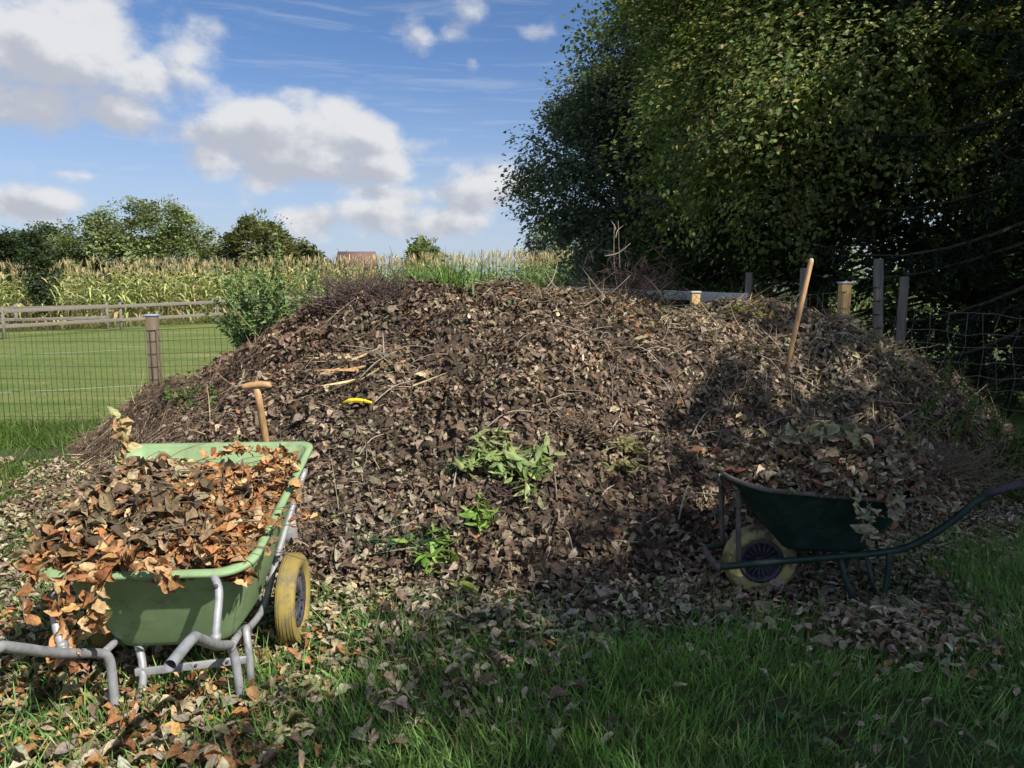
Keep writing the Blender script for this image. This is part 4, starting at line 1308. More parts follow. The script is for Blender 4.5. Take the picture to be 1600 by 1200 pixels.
# ------------------------------------------------------------------ wheelbarrows
def rrect(cx, cy, ax0, ax1, b, r_, n=10, r_far=None):
    """rounded outline, ax0 half width at the near end and ax1 at the far end, b half length"""
    out = []
    for (sx, sy, a0) in ((1, 1, 0), (-1, 1, pi / 2), (-1, -1, pi), (1, -1, 3 * pi / 2)):
        rc_ = r_far if (r_far and sy > 0) else r_
        for k in range(n):
            t = a0 + (pi / 2) * k / (n - 1)
            yy = sy * (b - rc_) + rc_ * sin(t)
            f = (yy + b) / (2 * b)
            hw = ax0 + (ax1 - ax0) * f
            out.append((cx + sx * (hw - rc_) + rc_ * cos(t), cy + yy))
    return np.array(out)


def loft(secs, close_bottom=True):
    n = len(secs[0])
    V = np.vstack(secs)
    k = np.arange(n); k2 = (k + 1) % n
    Q = np.concatenate([np.stack([i * n + k, i * n + k2, (i + 1) * n + k2, (i + 1) * n + k], 1) for i in range(len(secs) - 1)])
    T = []
    for (i, flip) in ((0, True), (len(secs) - 1, False)):
        c = secs[i].mean(0)
        V = np.vstack([V, c])
        T += [((len(V) - 1, i * n + b, i * n + a) if flip else (len(V) - 1, i * n + a, i * n + b)) for a, b in zip(k, k2)]
    return V, T, Q


def wheel_parts(root, c, axis, R_, w, tyre, r, spokes=14):
    """tyre with ribbed tread, dark rim with ribs and hub; c in the barrow's own coordinates"""
    wh = bpy.data.objects.new('wheel', None)
    COL.objects.link(wh); wh.parent = root; wh.location = c; wh.empty_display_size = .1
    rim_r = R_ * .60
    prof = []
    for k in range(25):
        a = -pi * .60 + 2 * pi * .60 * k / 24
        l = w * .5 * np.sign(sin(a)) * abs(sin(a)) ** .85
        rr = R_ - w * .42 + w * .42 * np.sign(cos(a)) * abs(cos(a)) ** .8
        if abs(a) < 1.05:
            rr += (.004 if k % 2 == 0 else -.006)
        prof.append((rr, l))
    prof = [(rim_r, -w * .30)] + prof + [(rim_r, w * .30)]
    MB().lathe(prof, (0, 0, 0), axis, 56).build('tyre', M[tyre], wh)
    rm = MB()
    rm.lathe([(rim_r + .004, -w * .36), (rim_r + .004, w * .36), (rim_r - .018, w * .34), (rim_r - .022, w * .10), (.035, w * .12), (.03, w * .30), (.012, w * .30), (.012, -w * .30), (.03, -w * .30), (.035, -w * .12), (rim_r - .022, -w * .10), (rim_r - .018, -w * .34)], (0, 0, 0), axis, 40)
    for s in range(spokes):
        a = 2 * pi * s / spokes
        for sg in (-1, 1):
            p = np.array([.03 * cos(a), 0, .03 * sin(a)]); q = np.array([(rim_r - .016) * cos(a), 0, (rim_r - .016) * sin(a)])
            p[1] = sg * w * .24; q[1] = sg * w * .17
            if axis == 'x':
                p, q = p[[1, 0, 2]], q[[1, 0, 2]]
            rm.bar(p, q, .009, .02, (0, 1, 0) if axis == 'y' else (1, 0, 0))
    rm.build('rim', M['rubber_dark'], wh, False, False)
    return wh


# --- light green two wheeled barrow
GB = thing('wheelbarrow', (-1.39, 3.0, 0), 'light green plastic wheelbarrow with galvanised frame, full of orange and brown leaves', 'wheelbarrow', None, radians(4.0))


def tub_z(y, z0, z1, y0=-.38, y1=.61):
    return z0 + (z1 - z0) * np.clip((y - y0) / (y1 - y0), -.1, 1.1)


def sec(a0, a1, cy, b, r_, zf):
    o = rrect(0, cy, a0, a1, b, r_, 10, max(.045, r_ * .55))
    return np.column_stack([o, zf(o[:, 1])])


def tub_secs():
    fr = lambda t, u, v: u + (v - u) * t
    rimz = lambda y: tub_z(y, .60, .84) + .03 * ss(.25, .6, y)
    secs = []
    for t in (0.0, .04, .12, .35, .6, .82, .95, 1.0):
        e = t ** .9
        secs.append(sec(fr(e, .228, .366), fr(e, .238, .422), fr(e, .05, .11), fr(e, .20, .478), fr(t, .09, .12), lambda y, t=t: .205 + (rimz(y) - .205) * t))
    zr = lambda dz: (lambda y: rimz(y) + dz)
    secs.append(sec(.366, .422, .11, .482, .12, zr(.005)))
    secs.append(sec(.380, .436, .112, .496, .125, zr(.007)))
    secs.append(sec(.396, .452, .113, .512, .13, zr(.002)))
    secs.append(sec(.400, .456, .113, .516, .13, zr(-.010)))
    secs.append(sec(.397, .453, .113, .513, .13, zr(-.010)))
    secs.append(sec(.393, .449, .113, .509, .13, zr(-.002)))
    secs.append(sec(.378, .434, .112, .494, .125, zr(.002)))
    secs.append(sec(.362, .418, .11, .478, .12, zr(-.002)))
    for t in (.95, .6, .12, .03):
        e = t ** .9
        secs.append(sec(fr(e, .22, .358), fr(e, .23, .414), fr(e, .05, .11), fr(e, .195, .474), fr(t, .088, .118), lambda y, t=t: .215 + (rimz(y) - .215) * t))
    secs.reverse() if False else None
    return secs


MB().add(*loft(tub_secs())).build('tub', M['tub_green'], GB)
PR = .0175
for s in (1, -1):
    x0 = .285 if s > 0 else -.24
    if s > 0:
        hp = [(.30, -.26, .0), (.285, -.255, .17), (.275, -.27, .245), (.285, -.33, .285), (.315, -.56, .40), (.34, -.80, .545), (.345, -.84, .565), (.345, -.90, .572), (.345, -1.03, .575)]
    else:
        hp = [(-.165, -.30, .0), (-.165, -.305, .17), (-.17, -.315, .245), (-.185, -.36, .285), (-.205, -.58, .40), (-.22, -.82, .545), (-.222, -.86, .562), (-.225, -.92, .568), (-.225, -1.05, .57)]
    mb = MB().tube(hp, PR, 12, 3, False)
    mb.tube([np.array(hp[-1]) + (0, .09, -.001), np.array(hp[-1]) + (0, .07, -.001)], PR * .9, 12, 0, True)
    mb.build('handle', M['galv'], GB)
    # upright between rim and handle
    if s > 0:
        up_ = [(.26, -.385, .585), (.288, -.425, .565), (.300, -.455, .53), (.300, -.50, .44), (.302, -.52, .385)]
    else:
        up_ = [(-.24, -.385, .585), (-.262, -.425, .565), (-.275, -.455, .53), (-.245, -.50, .44), (-.205, -.54, .385)]
    MB().tube(up_, .015, 10, 3).build('upright', M['galv'], GB)
    e_ = np.array(up_[-1]); d_ = unit(np.array(up_[-2]) - e_)
    MB().tube([e_ + d_ * .012, e_ + d_ * .034], .0185, 12).build('collar', M['galv'], GB)
    MB().tube([(np.array(up_[1]) + (0, -.012, 0)), (np.array(up_[1]) + (0, -.024, .002))], .009, 6).build('bolt', M['rubber_dark'], GB)
    # front leg and under frame
    if s > 0:
        fl = [(.305, -.14, 0), (.30, -.13, .13), (.285, -.10, .235), (.27, .0, .20), (.27, .24, .19), (.30, .36, .36), (.37, .50, .62), (.40, .60, .735)]
    else:
        fl = [(-.115, -.21, 0), (-.10, -.19, .10), (-.14, -.13, .20), (-.25, .0, .20), (-.27, .24, .19), (-.30, .36, .36), (-.37, .50, .62), (-.40, .60, .735)]
    MB().tube(fl, .0155, 10, 4).build('leg', M['galv'], GB)
    MB().tube([np.array(hp[3]) + (0, .02, -.02), (.24 * s, .0, .197)], .0145, 10).build('frame_tube', M['galv'], GB)
    wheel_parts(GB, (.395 if s > 0 else -.40, .27, .207), 'x', .207, .086, 'tyre', rng)
MB().bar((-.13, -.195, .115), (.305, -.135, .125), .012, .032).build('cross_brace', M['galv'], GB, False, False, .003)
MB().tube([(-.40, .27, .207), (.40, .27, .207)], .011, 10).build('axle', M['rubber_dark'], GB)
bo = MB()
bo.tube([(.10, -.1635, .125), (.10, -.176, .125)], .006, 8)
bo.tube([(.22, -.1455, .127), (.22, -.160, .127)], .006, 8)
bo.build('bolt', M['rubber_dark'], GB)

# --- dark green barrow, x forward in its own coordinates (points left in the picture)
DB = thing('wheelbarrow', (1.66, 3.83, 0), 'dark green metal wheelbarrow with one yellow wheel in the shade', 'wheelbarrow', None, radians(180))


def tub2():
    fr = lambda t, u, v: u + (v - u) * t
    out = []
    def s2(a, b, cx, z0, z1, r_, dz=0):
        o = rrect(0, 0, a, a * .92, b, r_)
        xy = np.column_stack([o[:, 1] + cx, -o[:, 0]])
        f = np.clip((xy[:, 0] - cx + b) / (2 * b), 0, 1)
        bulge = .03 * np.sin(pi * f)
        return np.column_stack([xy, z0 + (z1 - z0) * f ** 1.5 + dz - bulge * (z1 > .5)])
    for t in (0, .06, .3, .6, .9, 1.0):
        out.append(s2(fr(t, .16, .315), fr(t, .21, .470), fr(t, .03, .095), fr(t, .292, .600), fr(t, .292, .675), fr(t, .09, .17)))
    out.append(s2(.325, .482, .095, .600, .675, .175, .006))
    out.append(s2(.325, .482, .095, .600, .675, .175, .018))
    out.append(s2(.310, .465, .095, .600, .675, .165, .016))
    for t in (.9, .5, .08):
        out.append(s2(fr(t, .157, .311), fr(t, .207, .466), fr(t, .03, .095), fr(t, .296, .604), fr(t, .296, .679), fr(t, .088, .168)))
    return out


s_ = tub2()
MB().add(*loft(s_)).build('tub', M['dark_green'], DB)
rim_path = np.vstack([s_[7], s_[7][:1]])
MB().tube(rim_path, .0125, 8, 0, False).build('rim_pipe', M['rust_pipe'], DB)
for s in (1, -1):
    hp = [(.585, .145 * s, .205), (.44, .15 * s, .225), (.0, .165 * s, .27), (-.28, .20 * s, .315), (-.42, .225 * s, .39), (-.55, .245 * s, .50), (-.63, .255 * s, .585), (-.72, .262 * s, .64), (-.86, .268 * s, .685)]
    MB().tube(hp, .0175, 12, 3).build('handle', M['dark_green'], DB)
    MB().tube([np.array(hp[-1]) + (.19, -.009 * s, -.06), np.array(hp[-1]) + (-.012, 0, .004)], .0205, 12).build('grip', M['rubber_dark'], DB)
    MB().tube([(.492, .148 * s, .222), (.505, .155 * s, .45), (.515, .165 * s, .665)], .013, 10, 3).build('strut', M['rust_pipe'], DB)
    MB().tube([(-.02, .17 * s, .26), (-.05, .20 * s, .13), (-.12, .215 * s, .02), (-.20, .215 * s, .015), (-.245, .21 * s, .15), (-.25, .20 * s, .305)], .0145, 10, 3).build('leg', M['dark_green'], DB)
    MB().tube([(-.14, .19 * s, .285), (-.21, .215 * s, .02)], .011, 8).build('leg_brace', M['dark_green'], DB)
    MB().tube([(.335, .06 * s, .192), (.335, .16 * s, .236)], .012, 8).build('axle_bracket', M['dark_green'], DB)
MB().tube([(.587, .155, .205), (.60, .10, .205), (.60, -.10, .205), (.587, -.155, .205)], .0175, 10, 2).build('front_bar', M['rust_pipe'], DB)
wheel_parts(DB, (.335, 0, .192), 'y', .192, .09, 'tyre_dirty', rng, 18)

# ------------------------------------------------------------------ loads of leaves
rl = np.random.default_rng(23)
LL = thing('leaf_load', (-1.39, 3.1, .5), 'heaped brown and orange leaves filling the light green barrow', 'leaf load')
ROTC = np.array([[cos(radians(4.0)), -sin(radians(4.0))], [sin(radians(4.0)), cos(radians(4.0))]])


def load_z(lx, ly):
    e = 1 - np.clip(np.maximum(np.abs(lx) / .40, np.abs(ly - .11) / .5), 0, 1) ** 2.2
    z = .58 + (.79 - .58) * (ly + .36) / .94 - .06 + .155 * e + .05 * (vn(lx * 7, ly * 7, 5) - .5)
    z = z - (.16 - .10 * ss(-.05, .3, lx)) * ss(.12, .5, ly) + .025 + .09 * ss(.05, -.3, lx) * ss(.45, .1, ly) * ss(-.42, -.2, ly)
    return z


def to_w(lx, ly, lz):
    xy = np.stack([lx, ly], 1) @ ROTC.T + np.array([-1.39, 3.0])
    return np.column_stack([xy, lz])


lx, ly = np.meshgrid(np.linspace(-.37, .37, 26), np.linspace(-.34, .57, 30))
fl_ = load_z(lx.ravel(), ly.ravel()) - .035
V = to_w(lx.ravel(), ly.ravel(), fl_)
i = (np.arange(29)[:, None] * 26 + np.arange(25)[None, :]).ravel()
link('filling', mesh_np('filling', V, None, M['compost'], None, True, np.stack([i, i + 1, i + 27, i + 26], 1)), LL)
ORANGE = [(.30, .15, .065), (.38, .21, .10), (.21, .095, .045), (.46, .31, .17)]
BROWN = [(.16, .12, .08), (.085, .065, .045), (.25, .20, .13), (.36, .29, .18), (.28, .16, .075)]


def load_leaves(n, r):
    ax, ay = r.uniform(-.46, .385, n), r.uniform(-.35, .56, n)
    ax = np.where((ax < -.38) & (ay > .34), -ax * .8, ax)
    rt_ = ss(-.12, .14, ax + .30 * (ay - .1) + .16 * (vn(ax * 5, ay * 5, 9) - .5)) + .75 * ss(-.20, -.32, ay) * (ax < .2)
    orange = r.random(n) < np.clip(rt_ * .8 + .16, 0, .88)
    c = np.where(orange[:, None], pick(ORANGE, [3, 3, 2, 1.2], n, r, .18), pick(BROWN, [3, 3, 2, 1.6, .8], n, r, .25))
    return ax, ay, orange, c


ax, ay, og, c_ = load_leaves(5200, rl)
P = to_w(ax, ay, load_z(ax, ay) + rl.uniform(-.035, .045, len(ax)))
sz = np.where(og, rl.uniform(.032, .068, len(ax)), rl.uniform(.03, .085, len(ax)))
N = len(ax)
lift = P[:, 2] - load_z(ax, ay)
score = sz * (lift > .012) / np.linalg.norm(P - np.array([0, 0, CAM_Z]), axis=1)
big = np.argsort(-score)[:280]
mask = np.ones(N, bool); mask[big] = False
upn = np.tile(np.array([0.05, -.25, 1.0]), (N, 1))
V, T, Cc = scatter(DRY, P[mask], upn[mask], sz[mask], c_[mask], .75, rl)
tag(link('loose_leaves', mesh_np('loose_leaves', V, T, M['dry_leaf'], Cc), LL), None, None, None, 'stuff')
pieces('leaf', DRY_FINE, 'dry leaf', P[big] + np.array([0, -.004, .012]), upn[big], sz[big] * 1.15, c_[big], .85, rl, LL, M['dry_leaf_obj'])
tw = MB()
for k in range(190):
    a, b_ = rl.uniform(-.33, .33), rl.uniform(-.3, .5)
    p = to_w(np.array([a]), np.array([b_]), np.array([load_z(a, b_) + .02]))[0]
    q = p + np.array([rl.normal() * .16, rl.normal() * .16, rl.normal() * .02 + .02])
    tw.tube([p, (p + q) / 2 + np.array([0, 0, .02]), q], [.0024, .002, .0012], 4, 2, False)
tw.build('twigs', M['twig'], LL, True)


def sprig(name, label, pts, n, leaf, pal, r, group=None, spread=.8, side=4):
    """a dry beech branch with its leaves, each leaf a part"""
    pts = np.asarray(pts, float)
    t = thing(name, pts[0], label, 'branch', group)
    MB().tube(pts, np.linspace(.004, .0015, len(pts)), 5, 4).build('stem', M['twig'], t, True)
    f = np.sort(r.uniform(.1, 1, n)) * (len(pts) - 1)
    b_ = np.stack([np.interp(f, np.arange(len(pts)), pts[:, q]) for q in range(3)], 1)
    tg_ = unit(np.stack([np.interp(f, np.arange(len(pts)), np.gradient(pts[:, q])) for q in range(3)], 1))
    D = unit(tg_ * .5 + r.normal(size=(n, 3)) * spread)
    sz = leaf * r.uniform(.7, 1.25, n)
    pieces('leaf', DRY_FINE, 'dry leaf', b_ + D * sz[:, None] * .55, unit(r.normal(size=(n, 3)) + np.array([0, -.5, .5])), sz, pick(pal, np.ones(len(pal)), n, r, .15), .1, r, t, M['dry_leaf_obj'], D)
    return t


BR = 'dry beech branches in the light green barrow'
sprig('beech_branch', 'orange dry branch hanging down over the near rim of the light green barrow', [(-1.55, 2.62, .66), (-1.575, 2.52, .64), (-1.58, 2.47, .54), (-1.57, 2.50, .42), (-1.58, 2.48, .36)], 56, .066, ORANGE, rl, BR)
sprig('beech_branch', 'orange dry branch drooping beside the hanging one, nearer the barrow corner', [(-1.45, 2.62, .66), (-1.45, 2.52, .63), (-1.46, 2.47, .56), (-1.44, 2.48, .47)], 36, .064, ORANGE, rl, BR)
sprig('beech_branch', 'orange leaf spray lying along the near rim of the light green barrow', [(-1.62, 2.66, .68), (-1.42, 2.58, .675), (-1.28, 2.54, .66), (-1.2, 2.50, .62)], 38, .064, ORANGE, rl, BR)
sprig('beech_branch', 'orange leaves over the outer corner post of the light green barrow', [(-1.65, 2.66, .67), (-1.70, 2.56, .64), (-1.72, 2.50, .56), (-1.70, 2.47, .47)], 18, .06, ORANGE, rl, BR)
sprig('beech_branch', 'thin orange sprig poking out over the wheel side of the light green barrow', [(-1.12, 2.86, .71), (-1.0, 2.83, .73), (-.90, 2.84, .71), (-.80, 2.86, .72)], 13, .05, ORANGE, rl, BR, .6)
sprig('beech_branch', 'orange sprig hanging at the wheel side rim below the far corner', [(-1.05, 3.2, .80), (-.96, 3.18, .79), (-.925, 3.16, .70), (-.92, 3.15, .62)], 15, .05, ORANGE, rl, BR)
sprig('beech_branch', 'orange leafy branch against the far wall inside the light green barrow', [(-1.55, 3.35, .80), (-1.4, 3.42, .86), (-1.3, 3.45, .88), (-1.15, 3.45, .86), (-1.02, 3.42, .87)], 44, .05, ORANGE, rl, BR)
sprig('beech_branch', 'dense orange leafy branch heaped at the far wheel side corner of the barrow', [(-1.25, 3.2, .80), (-1.12, 3.25, .84), (-1.05, 3.3, .86), (-.98, 3.28, .85), (-1.06, 3.12, .82)], 60, .05, ORANGE, rl, BR)
sprig('beech_branch', 'upright pale leafed sprig standing in the outer side of the green barrow', [(-1.66, 3.12, .76), (-1.69, 3.18, .88), (-1.71, 3.22, .98), (-1.735, 3.25, 1.07)], 36, .06, [(.42, .30, .17), (.38, .24, .12), (.36, .32, .17)], rl, BR, .7)

# dark barrow load
DL = thing('leaf_load', (1.66, 3.83, .5), 'dull brown leaves and twigs heaped in the dark green barrow', 'leaf load')


def dl_z(x, y):
    u, v = (x - 1.68) / .72, (y - 3.83) / .40
    e = np.clip(1 - (u * u + v * v), 0, 1)
    return .55 + .29 * e ** .7 + .05 * (vn(x * 7, y * 7, 6) - .5)


gx, gy = np.meshgrid(np.linspace(1.14, 1.98, 30), np.linspace(3.54, 4.12, 22))
uu = ((gx - 1.53) / .43) ** 2 + ((gy - 3.83) / .31) ** 2
V = np.column_stack([gx.ravel(), gy.ravel(), dl_z(gx.ravel(), gy.ravel()) - .04 - .1 * np.clip(uu.ravel() - 1, 0, 1)])
i = (np.arange(21)[:, None] * 30 + np.arange(29)[None, :]).ravel()
Q = np.stack([i, i + 1, i + 31, i + 30], 1)
link('filling', mesh_np('filling', V, None, M['compost'], None, True, Q[(uu.ravel()[Q] < 1.05).all(1)]), DL)
ax, ay = rl.uniform(1.05, 2.45, 8500), rl.uniform(3.42, 4.22, 8500)
ok = ((ax - 1.70) / .66) ** 2 + ((ay - 3.83) / .35) ** 2 < 1
ax, ay = ax[ok], ay[ok]
N = len(ax)
P = np.column_stack([ax, ay, dl_z(ax, ay) + rl.uniform(-.03, .05, N)])
c_ = pick([(.32, .27, .20), (.22, .17, .115), (.12, .085, .055), (.42, .39, .28), (.24, .12, .08)], [2, 3, 3, 1.2, 1], N, rl, .25)
sz = rl.uniform(.02, .075, N)
score = sz * (P[:, 2] - dl_z(ax, ay) > .01)
big = np.argsort(-score)[:150]
mask = np.ones(N, bool); mask[big] = False
upn = np.tile(np.array([0, -.2, 1.0]), (N, 1))
V, T, Cc = scatter(DRY, P[mask], upn[mask], sz[mask], c_[mask], .6, rl)
tag(link('loose_leaves', mesh_np('loose_leaves', V, T, M['dry_leaf'], Cc), DL), None, None, None, 'stuff')
pieces('leaf', DRY_FINE, 'dry leaf', P[big] + np.array([0, 0, .012]), upn[big], sz[big] * 1.1, c_[big], .5, rl, DL, M['dry_leaf_obj'])
PALE = [(.34, .33, .24), (.28, .28, .19), (.36, .32, .22)]
sprig('wilted_branch', 'wilted pale branch hanging over the near side of the dark barrow', [(1.62, 3.62, .80), (1.66, 3.54, .74), (1.69, 3.46, .64), (1.72, 3.44, .54), (1.70, 3.44, .44)], 30, .075, PALE, rl, 'wilted branches on the dark barrow')
sprig('wilted_branch', 'wilted pale leaves along the top of the dark barrow load', [(1.35, 3.70, .86), (1.48, 3.68, .90), (1.62, 3.70, .91), (1.78, 3.72, .86)], 40, .075, PALE, rl, 'wilted branches on the dark barrow')
sprig('wilted_branch', 'wilted brown branch draped over the rear rim of the dark barrow', [(1.78, 3.64, .78), (1.80, 3.54, .72), (1.82, 3.47, .64), (1.84, 3.46, .55)], 30, .07, [(.24, .20, .14), (.30, .27, .19)], rl, 'wilted branches on the dark barrow')
sprig('wilted_branch', 'wilted leaves spilling along the near rim of the dark barrow', [(1.46, 3.58, .74), (1.58, 3.52, .71), (1.70, 3.50, .69), (1.86, 3.52, .70), (1.98, 3.56, .70)], 46, .065, [(.26, .22, .15), (.32, .29, .20), (.20, .15, .10)], rl, 'wilted branches on the dark barrow')
sprig('wilted_branch', 'single pale leaf twig on the front rim of the dark barrow', [(1.38, 3.60, .72), (1.385, 3.52, .70), (1.39, 3.49, .64)], 5, .06, PALE, rl, 'wilted branches on the dark barrow')
twig_tangle('brush_pile', 'dark fine brushwood at the handle end of the dark barrow', 'brushwood', np.array([2.12, 3.80, .68]), .17, 420, .20, 'twig', rl, .35, .0026)
lt = MB()
for (a, c, Yd) in [((1180, 715), (1330, 695), 3.8), ((1250, 725), (1400, 705), 3.75), ((1290, 735), (1430, 640), 3.9), ((1360, 690), (1480, 745), 3.8), ((1150, 730), (1230, 690), 3.9), ((1300, 700), (1440, 715), 3.85)]:
    p, q = at(*a, Yd), at(*c, Yd + .15)
    lt.tube([p, (p + q) / 2 + np.array([0, 0, .02]), q], [.0045, .004, .002], 5, 3)
lt.build('twigs', M['pale_twig'], DL, True)

# ------------------------------------------------------------------ fork and spade handles
F1 = hit(1227, 585)
ft = thing('garden_fork', F1, 'long handled garden fork stuck in the shaded side of the heap', 'garden fork')
topp = at(1268, 405, F1[1] + .12)
ax_ = unit(topp - F1)
MB().tube([F1 - ax_ * .05, F1 + ax_ * .25, topp - ax_ * .04, topp - ax_ * .008, topp], [.019, .019, .0195, .019, .011], 14, 0).build('shaft', M['ash_wood'], ft, True)
MB().tube([topp - ax_ * .012, topp + ax_ * .004], [.019, .012], 14).build('worn_end', M['white_board'], ft, True)
MB().tube([F1 - ax_ * .16, F1 + ax_ * .02], [.014, .021], 12).build('socket', M['rubber_dark'], ft, True)
tn = MB()
for k in (-1.5, -.5, .5, 1.5):
    o_ = F1 - ax_ * .16 + np.array([k * .055, 0, 0])
    tn.tube([F1 - ax_ * .15, o_ - ax_ * .02, o_ - ax_ * .26], [.008, .008, .004], 6, 2)
tn.build('tines', M['rubber_dark'], ft, True)

T0 = at(401, 603, 3.86)
B0 = at(417, 700, 3.98)
axd = unit(T0 - B0)
foot = T0 - axd * 1.02
st2 = thing('garden_spade', (foot[0], foot[1], 0.1), 'wooden T-handle of a spade standing behind the light green barrow', 'spade')
MB().tube([foot + axd * .28, T0 - axd * .30, T0 - axd * .012], [.0205, .0195, .0175], 14, 2).build('shaft', M['ash_wood'], st2, True)
gx_ = np.array([.075, .0, .004])
MB().tube([T0 - gx_ + (0, 0, -.006), T0 - gx_ * .9 + (0, 0, -.002), T0 - gx_ * .4 + (0, 0, .004), T0 + gx_ * .4 + (0, 0, .006), T0 + gx_ * .92, T0 + gx_], [.008, .0165, .0185, .0185, .0165, .009], 14, 2).build('grip', M['ash_wood'], st2, True)
MB().tube([foot + axd * .16, foot + axd * .34], [.018, .0225], 12).build('socket', M['galv'], st2, True)
MB().bar(foot - axd * .10, foot + axd * .18, .19, .006, (0, 1, .1)).build('blade', M['galv'], st2, True, False)

# ------------------------------------------------------------------ cords on the lawn
for (a, c, lb) in (((-40, 556), (235, 545), 'farther thin white cord stretched low over the lawn'), ((-40, 614), (235, 601), 'nearer thin white cord stretched low over the lawn')):
    pa, pc = pix_dir(*a), pix_dir(*c)
    p = np.array([0, 0, CAM_Z]) + pa * ((.05 - CAM_Z) / pa[2]); q = np.array([0, 0, CAM_Z]) + pc * ((.05 - CAM_Z) / pc[2])
    tag(MB().tube([p, (p * .6 + q * .4) - np.array([0, 0, .015]), q], .0019, 5, 6).build('white_cord', M['white_cord']), lb, 'cord')

# ------------------------------------------------------------------ litter on the ground
rg = np.random.default_rng(91)


def litter_density(x, y):
    f = np.interp(x, HX, HF, left=7, right=7)
    dd = f - y                      # distance in front of the heap's foot
    n = fbm(x * 1.5, y * 1.5, 33, 3) / .87
    a = ss(1.15, .25, dd + (n - .5) * 1.5) * ss(-.55, -.15, dd)                      # band at the foot
    l_ = ss(-.35, -1.0, x + (n - .5) * 1.0) * ss(6.3, 5.2, y + (n - .5) * 1.2) * ss(-4.9, -3.4, x)   # around the light barrow
    cpile = np.exp(-(((x - 1.75) / .42) ** 2 + ((y - 3.22) / .28) ** 2))
    fr = .06 * ss(.48, .62, n) + .008
    l_ = l_ * (.6 + .75 * ss(.38, .58, n)) * np.where(y < 2.7, .7, 1)
    return np.clip(np.maximum.reduce([a, l_, cpile * 1.3, fr * ss(5.5, 4.0, np.abs(x) + .4 * y)]), 0, 1), cpile


xx, yy = rg.uniform(-5.6, 4.2, 90000), rg.uniform(1.9, 6.8, 90000)
dn2, cp = litter_density(xx, yy)
ok = (rg.random(len(xx)) < dn2 * .8) & (heap(xx, yy) < .05)
xx, yy, cp, dn2 = xx[ok], yy[ok], cp[ok], dn2[ok]
N = len(xx)
P = np.column_stack([xx, yy, .012 + rg.random(N) * (.03 + .03 * dn2) + cp * .13 * rg.random(N) ** .5])
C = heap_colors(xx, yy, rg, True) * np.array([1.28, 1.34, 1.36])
orr = (rg.random(N) < .42 * ss(-.5, -1.1, xx) * ss(3.9, 3.0, yy))
C[orr] = pick(ORANGE, [2, 3, 2, 2], orr.sum(), rg, .2) * .9
grn = (~orr) & (xx < -.6) & (rg.random(N) < .35)
C[grn] = pick([(.36, .31, .20), (.42, .36, .22), (.30, .29, .15)], [1, 1, 1], grn.sum(), rg, .2) * .8
sz = rg.uniform(.026, .07, N) * np.where(rg.random(N) < .08, 1.35, 1)
FL = thing('fallen_leaves', (0, 3, 0), 'dead leaves strewn over the grass round the foot of the heap', 'fallen leaves')
FL['kind'] = 'stuff'
score = sz / np.linalg.norm(P - np.array([0, 0, CAM_Z]), axis=1) * (np.abs(P[:, 0]) < P[:, 1] * .75) * (P[:, 2] > .03) * (P[:, 1] > 2.05)
big = np.argsort(-score)[:300]
mask = np.ones(N, bool); mask[big] = False
upn = np.tile(np.array([0, 0, 1.0]), (N, 1))
V, T, Cc = scatter(DRY2, P[mask], upn[mask], sz[mask], C[mask], .4, rg)
tag(link('leaf_litter', mesh_np('leaf_litter', V, T, M['dry_leaf'], Cc), FL), None, None, None, 'stuff')
pieces('leaf', DRY_FINE, 'dry leaf', P[big] + np.array([0, 0, .02]), upn[big], sz[big] * 1.08, C[big], .38, rg, FL, M['dry_leaf_obj'])
del V, T, Cc
# crumbly bits between: small fragments
M_ = 9000
fx, fy = rg.uniform(-5, 3.6, M_ * 3), rg.uniform(2.0, 6.0, M_ * 3)
dd2, _ = litter_density(fx, fy)
ok = (rg.random(len(fx)) < dd2 * .8)
fx, fy = fx[ok][:M_], fy[ok][:M_]
N = len(fx)
V, T, Cc = ribbons(np.column_stack([fx, fy, np.full(N, .02) + heap(fx, fy)]), unit(np.column_stack([rg.normal(size=(N, 2)), rg.normal(size=N) * .25])), rg.uniform(.04, .18, N), rg.uniform(.003, .007, N), pick([(.22, .17, .11), (.32, .27, .17), (.10, .07, .05)], [2, 2, 2], N, rg), rg, 0, 2, .2)
tag(link('litter_stalks', mesh_np('litter_stalks', V, T, M['straw'], Cc), FL), None, None, None, 'stuff')

# ------------------------------------------------------------------ grass
def grass(name, label, x, y, h, w, pal, wts, r, lean=.35, droop=.35, seg=3):
    N = len(x)
    P = np.column_stack([x, y, gz(x, y)])
    dirn = fbm(x * .9, y * .9, 12, 2) * 12
    D = unit(np.column_stack([np.cos(dirn) * lean * .6 + r.normal(size=N) * lean, np.sin(dirn) * lean * .6 + r.normal(size=N) * lean, np.ones(N)]))
    col = pick(pal, wts, N, r, .22) * (0.8 + .45 * fbm(x * 1.3, y * 1.3, 15, 3) / .87)[:, None]
    V, T, C = ribbons(P, D, h, w, col, r, r.uniform(.0, droop, N), seg, .12)
    return tag(link(name, mesh_np(name, V, T, M['blade'], C)), label, 'grass', None, 'stuff')


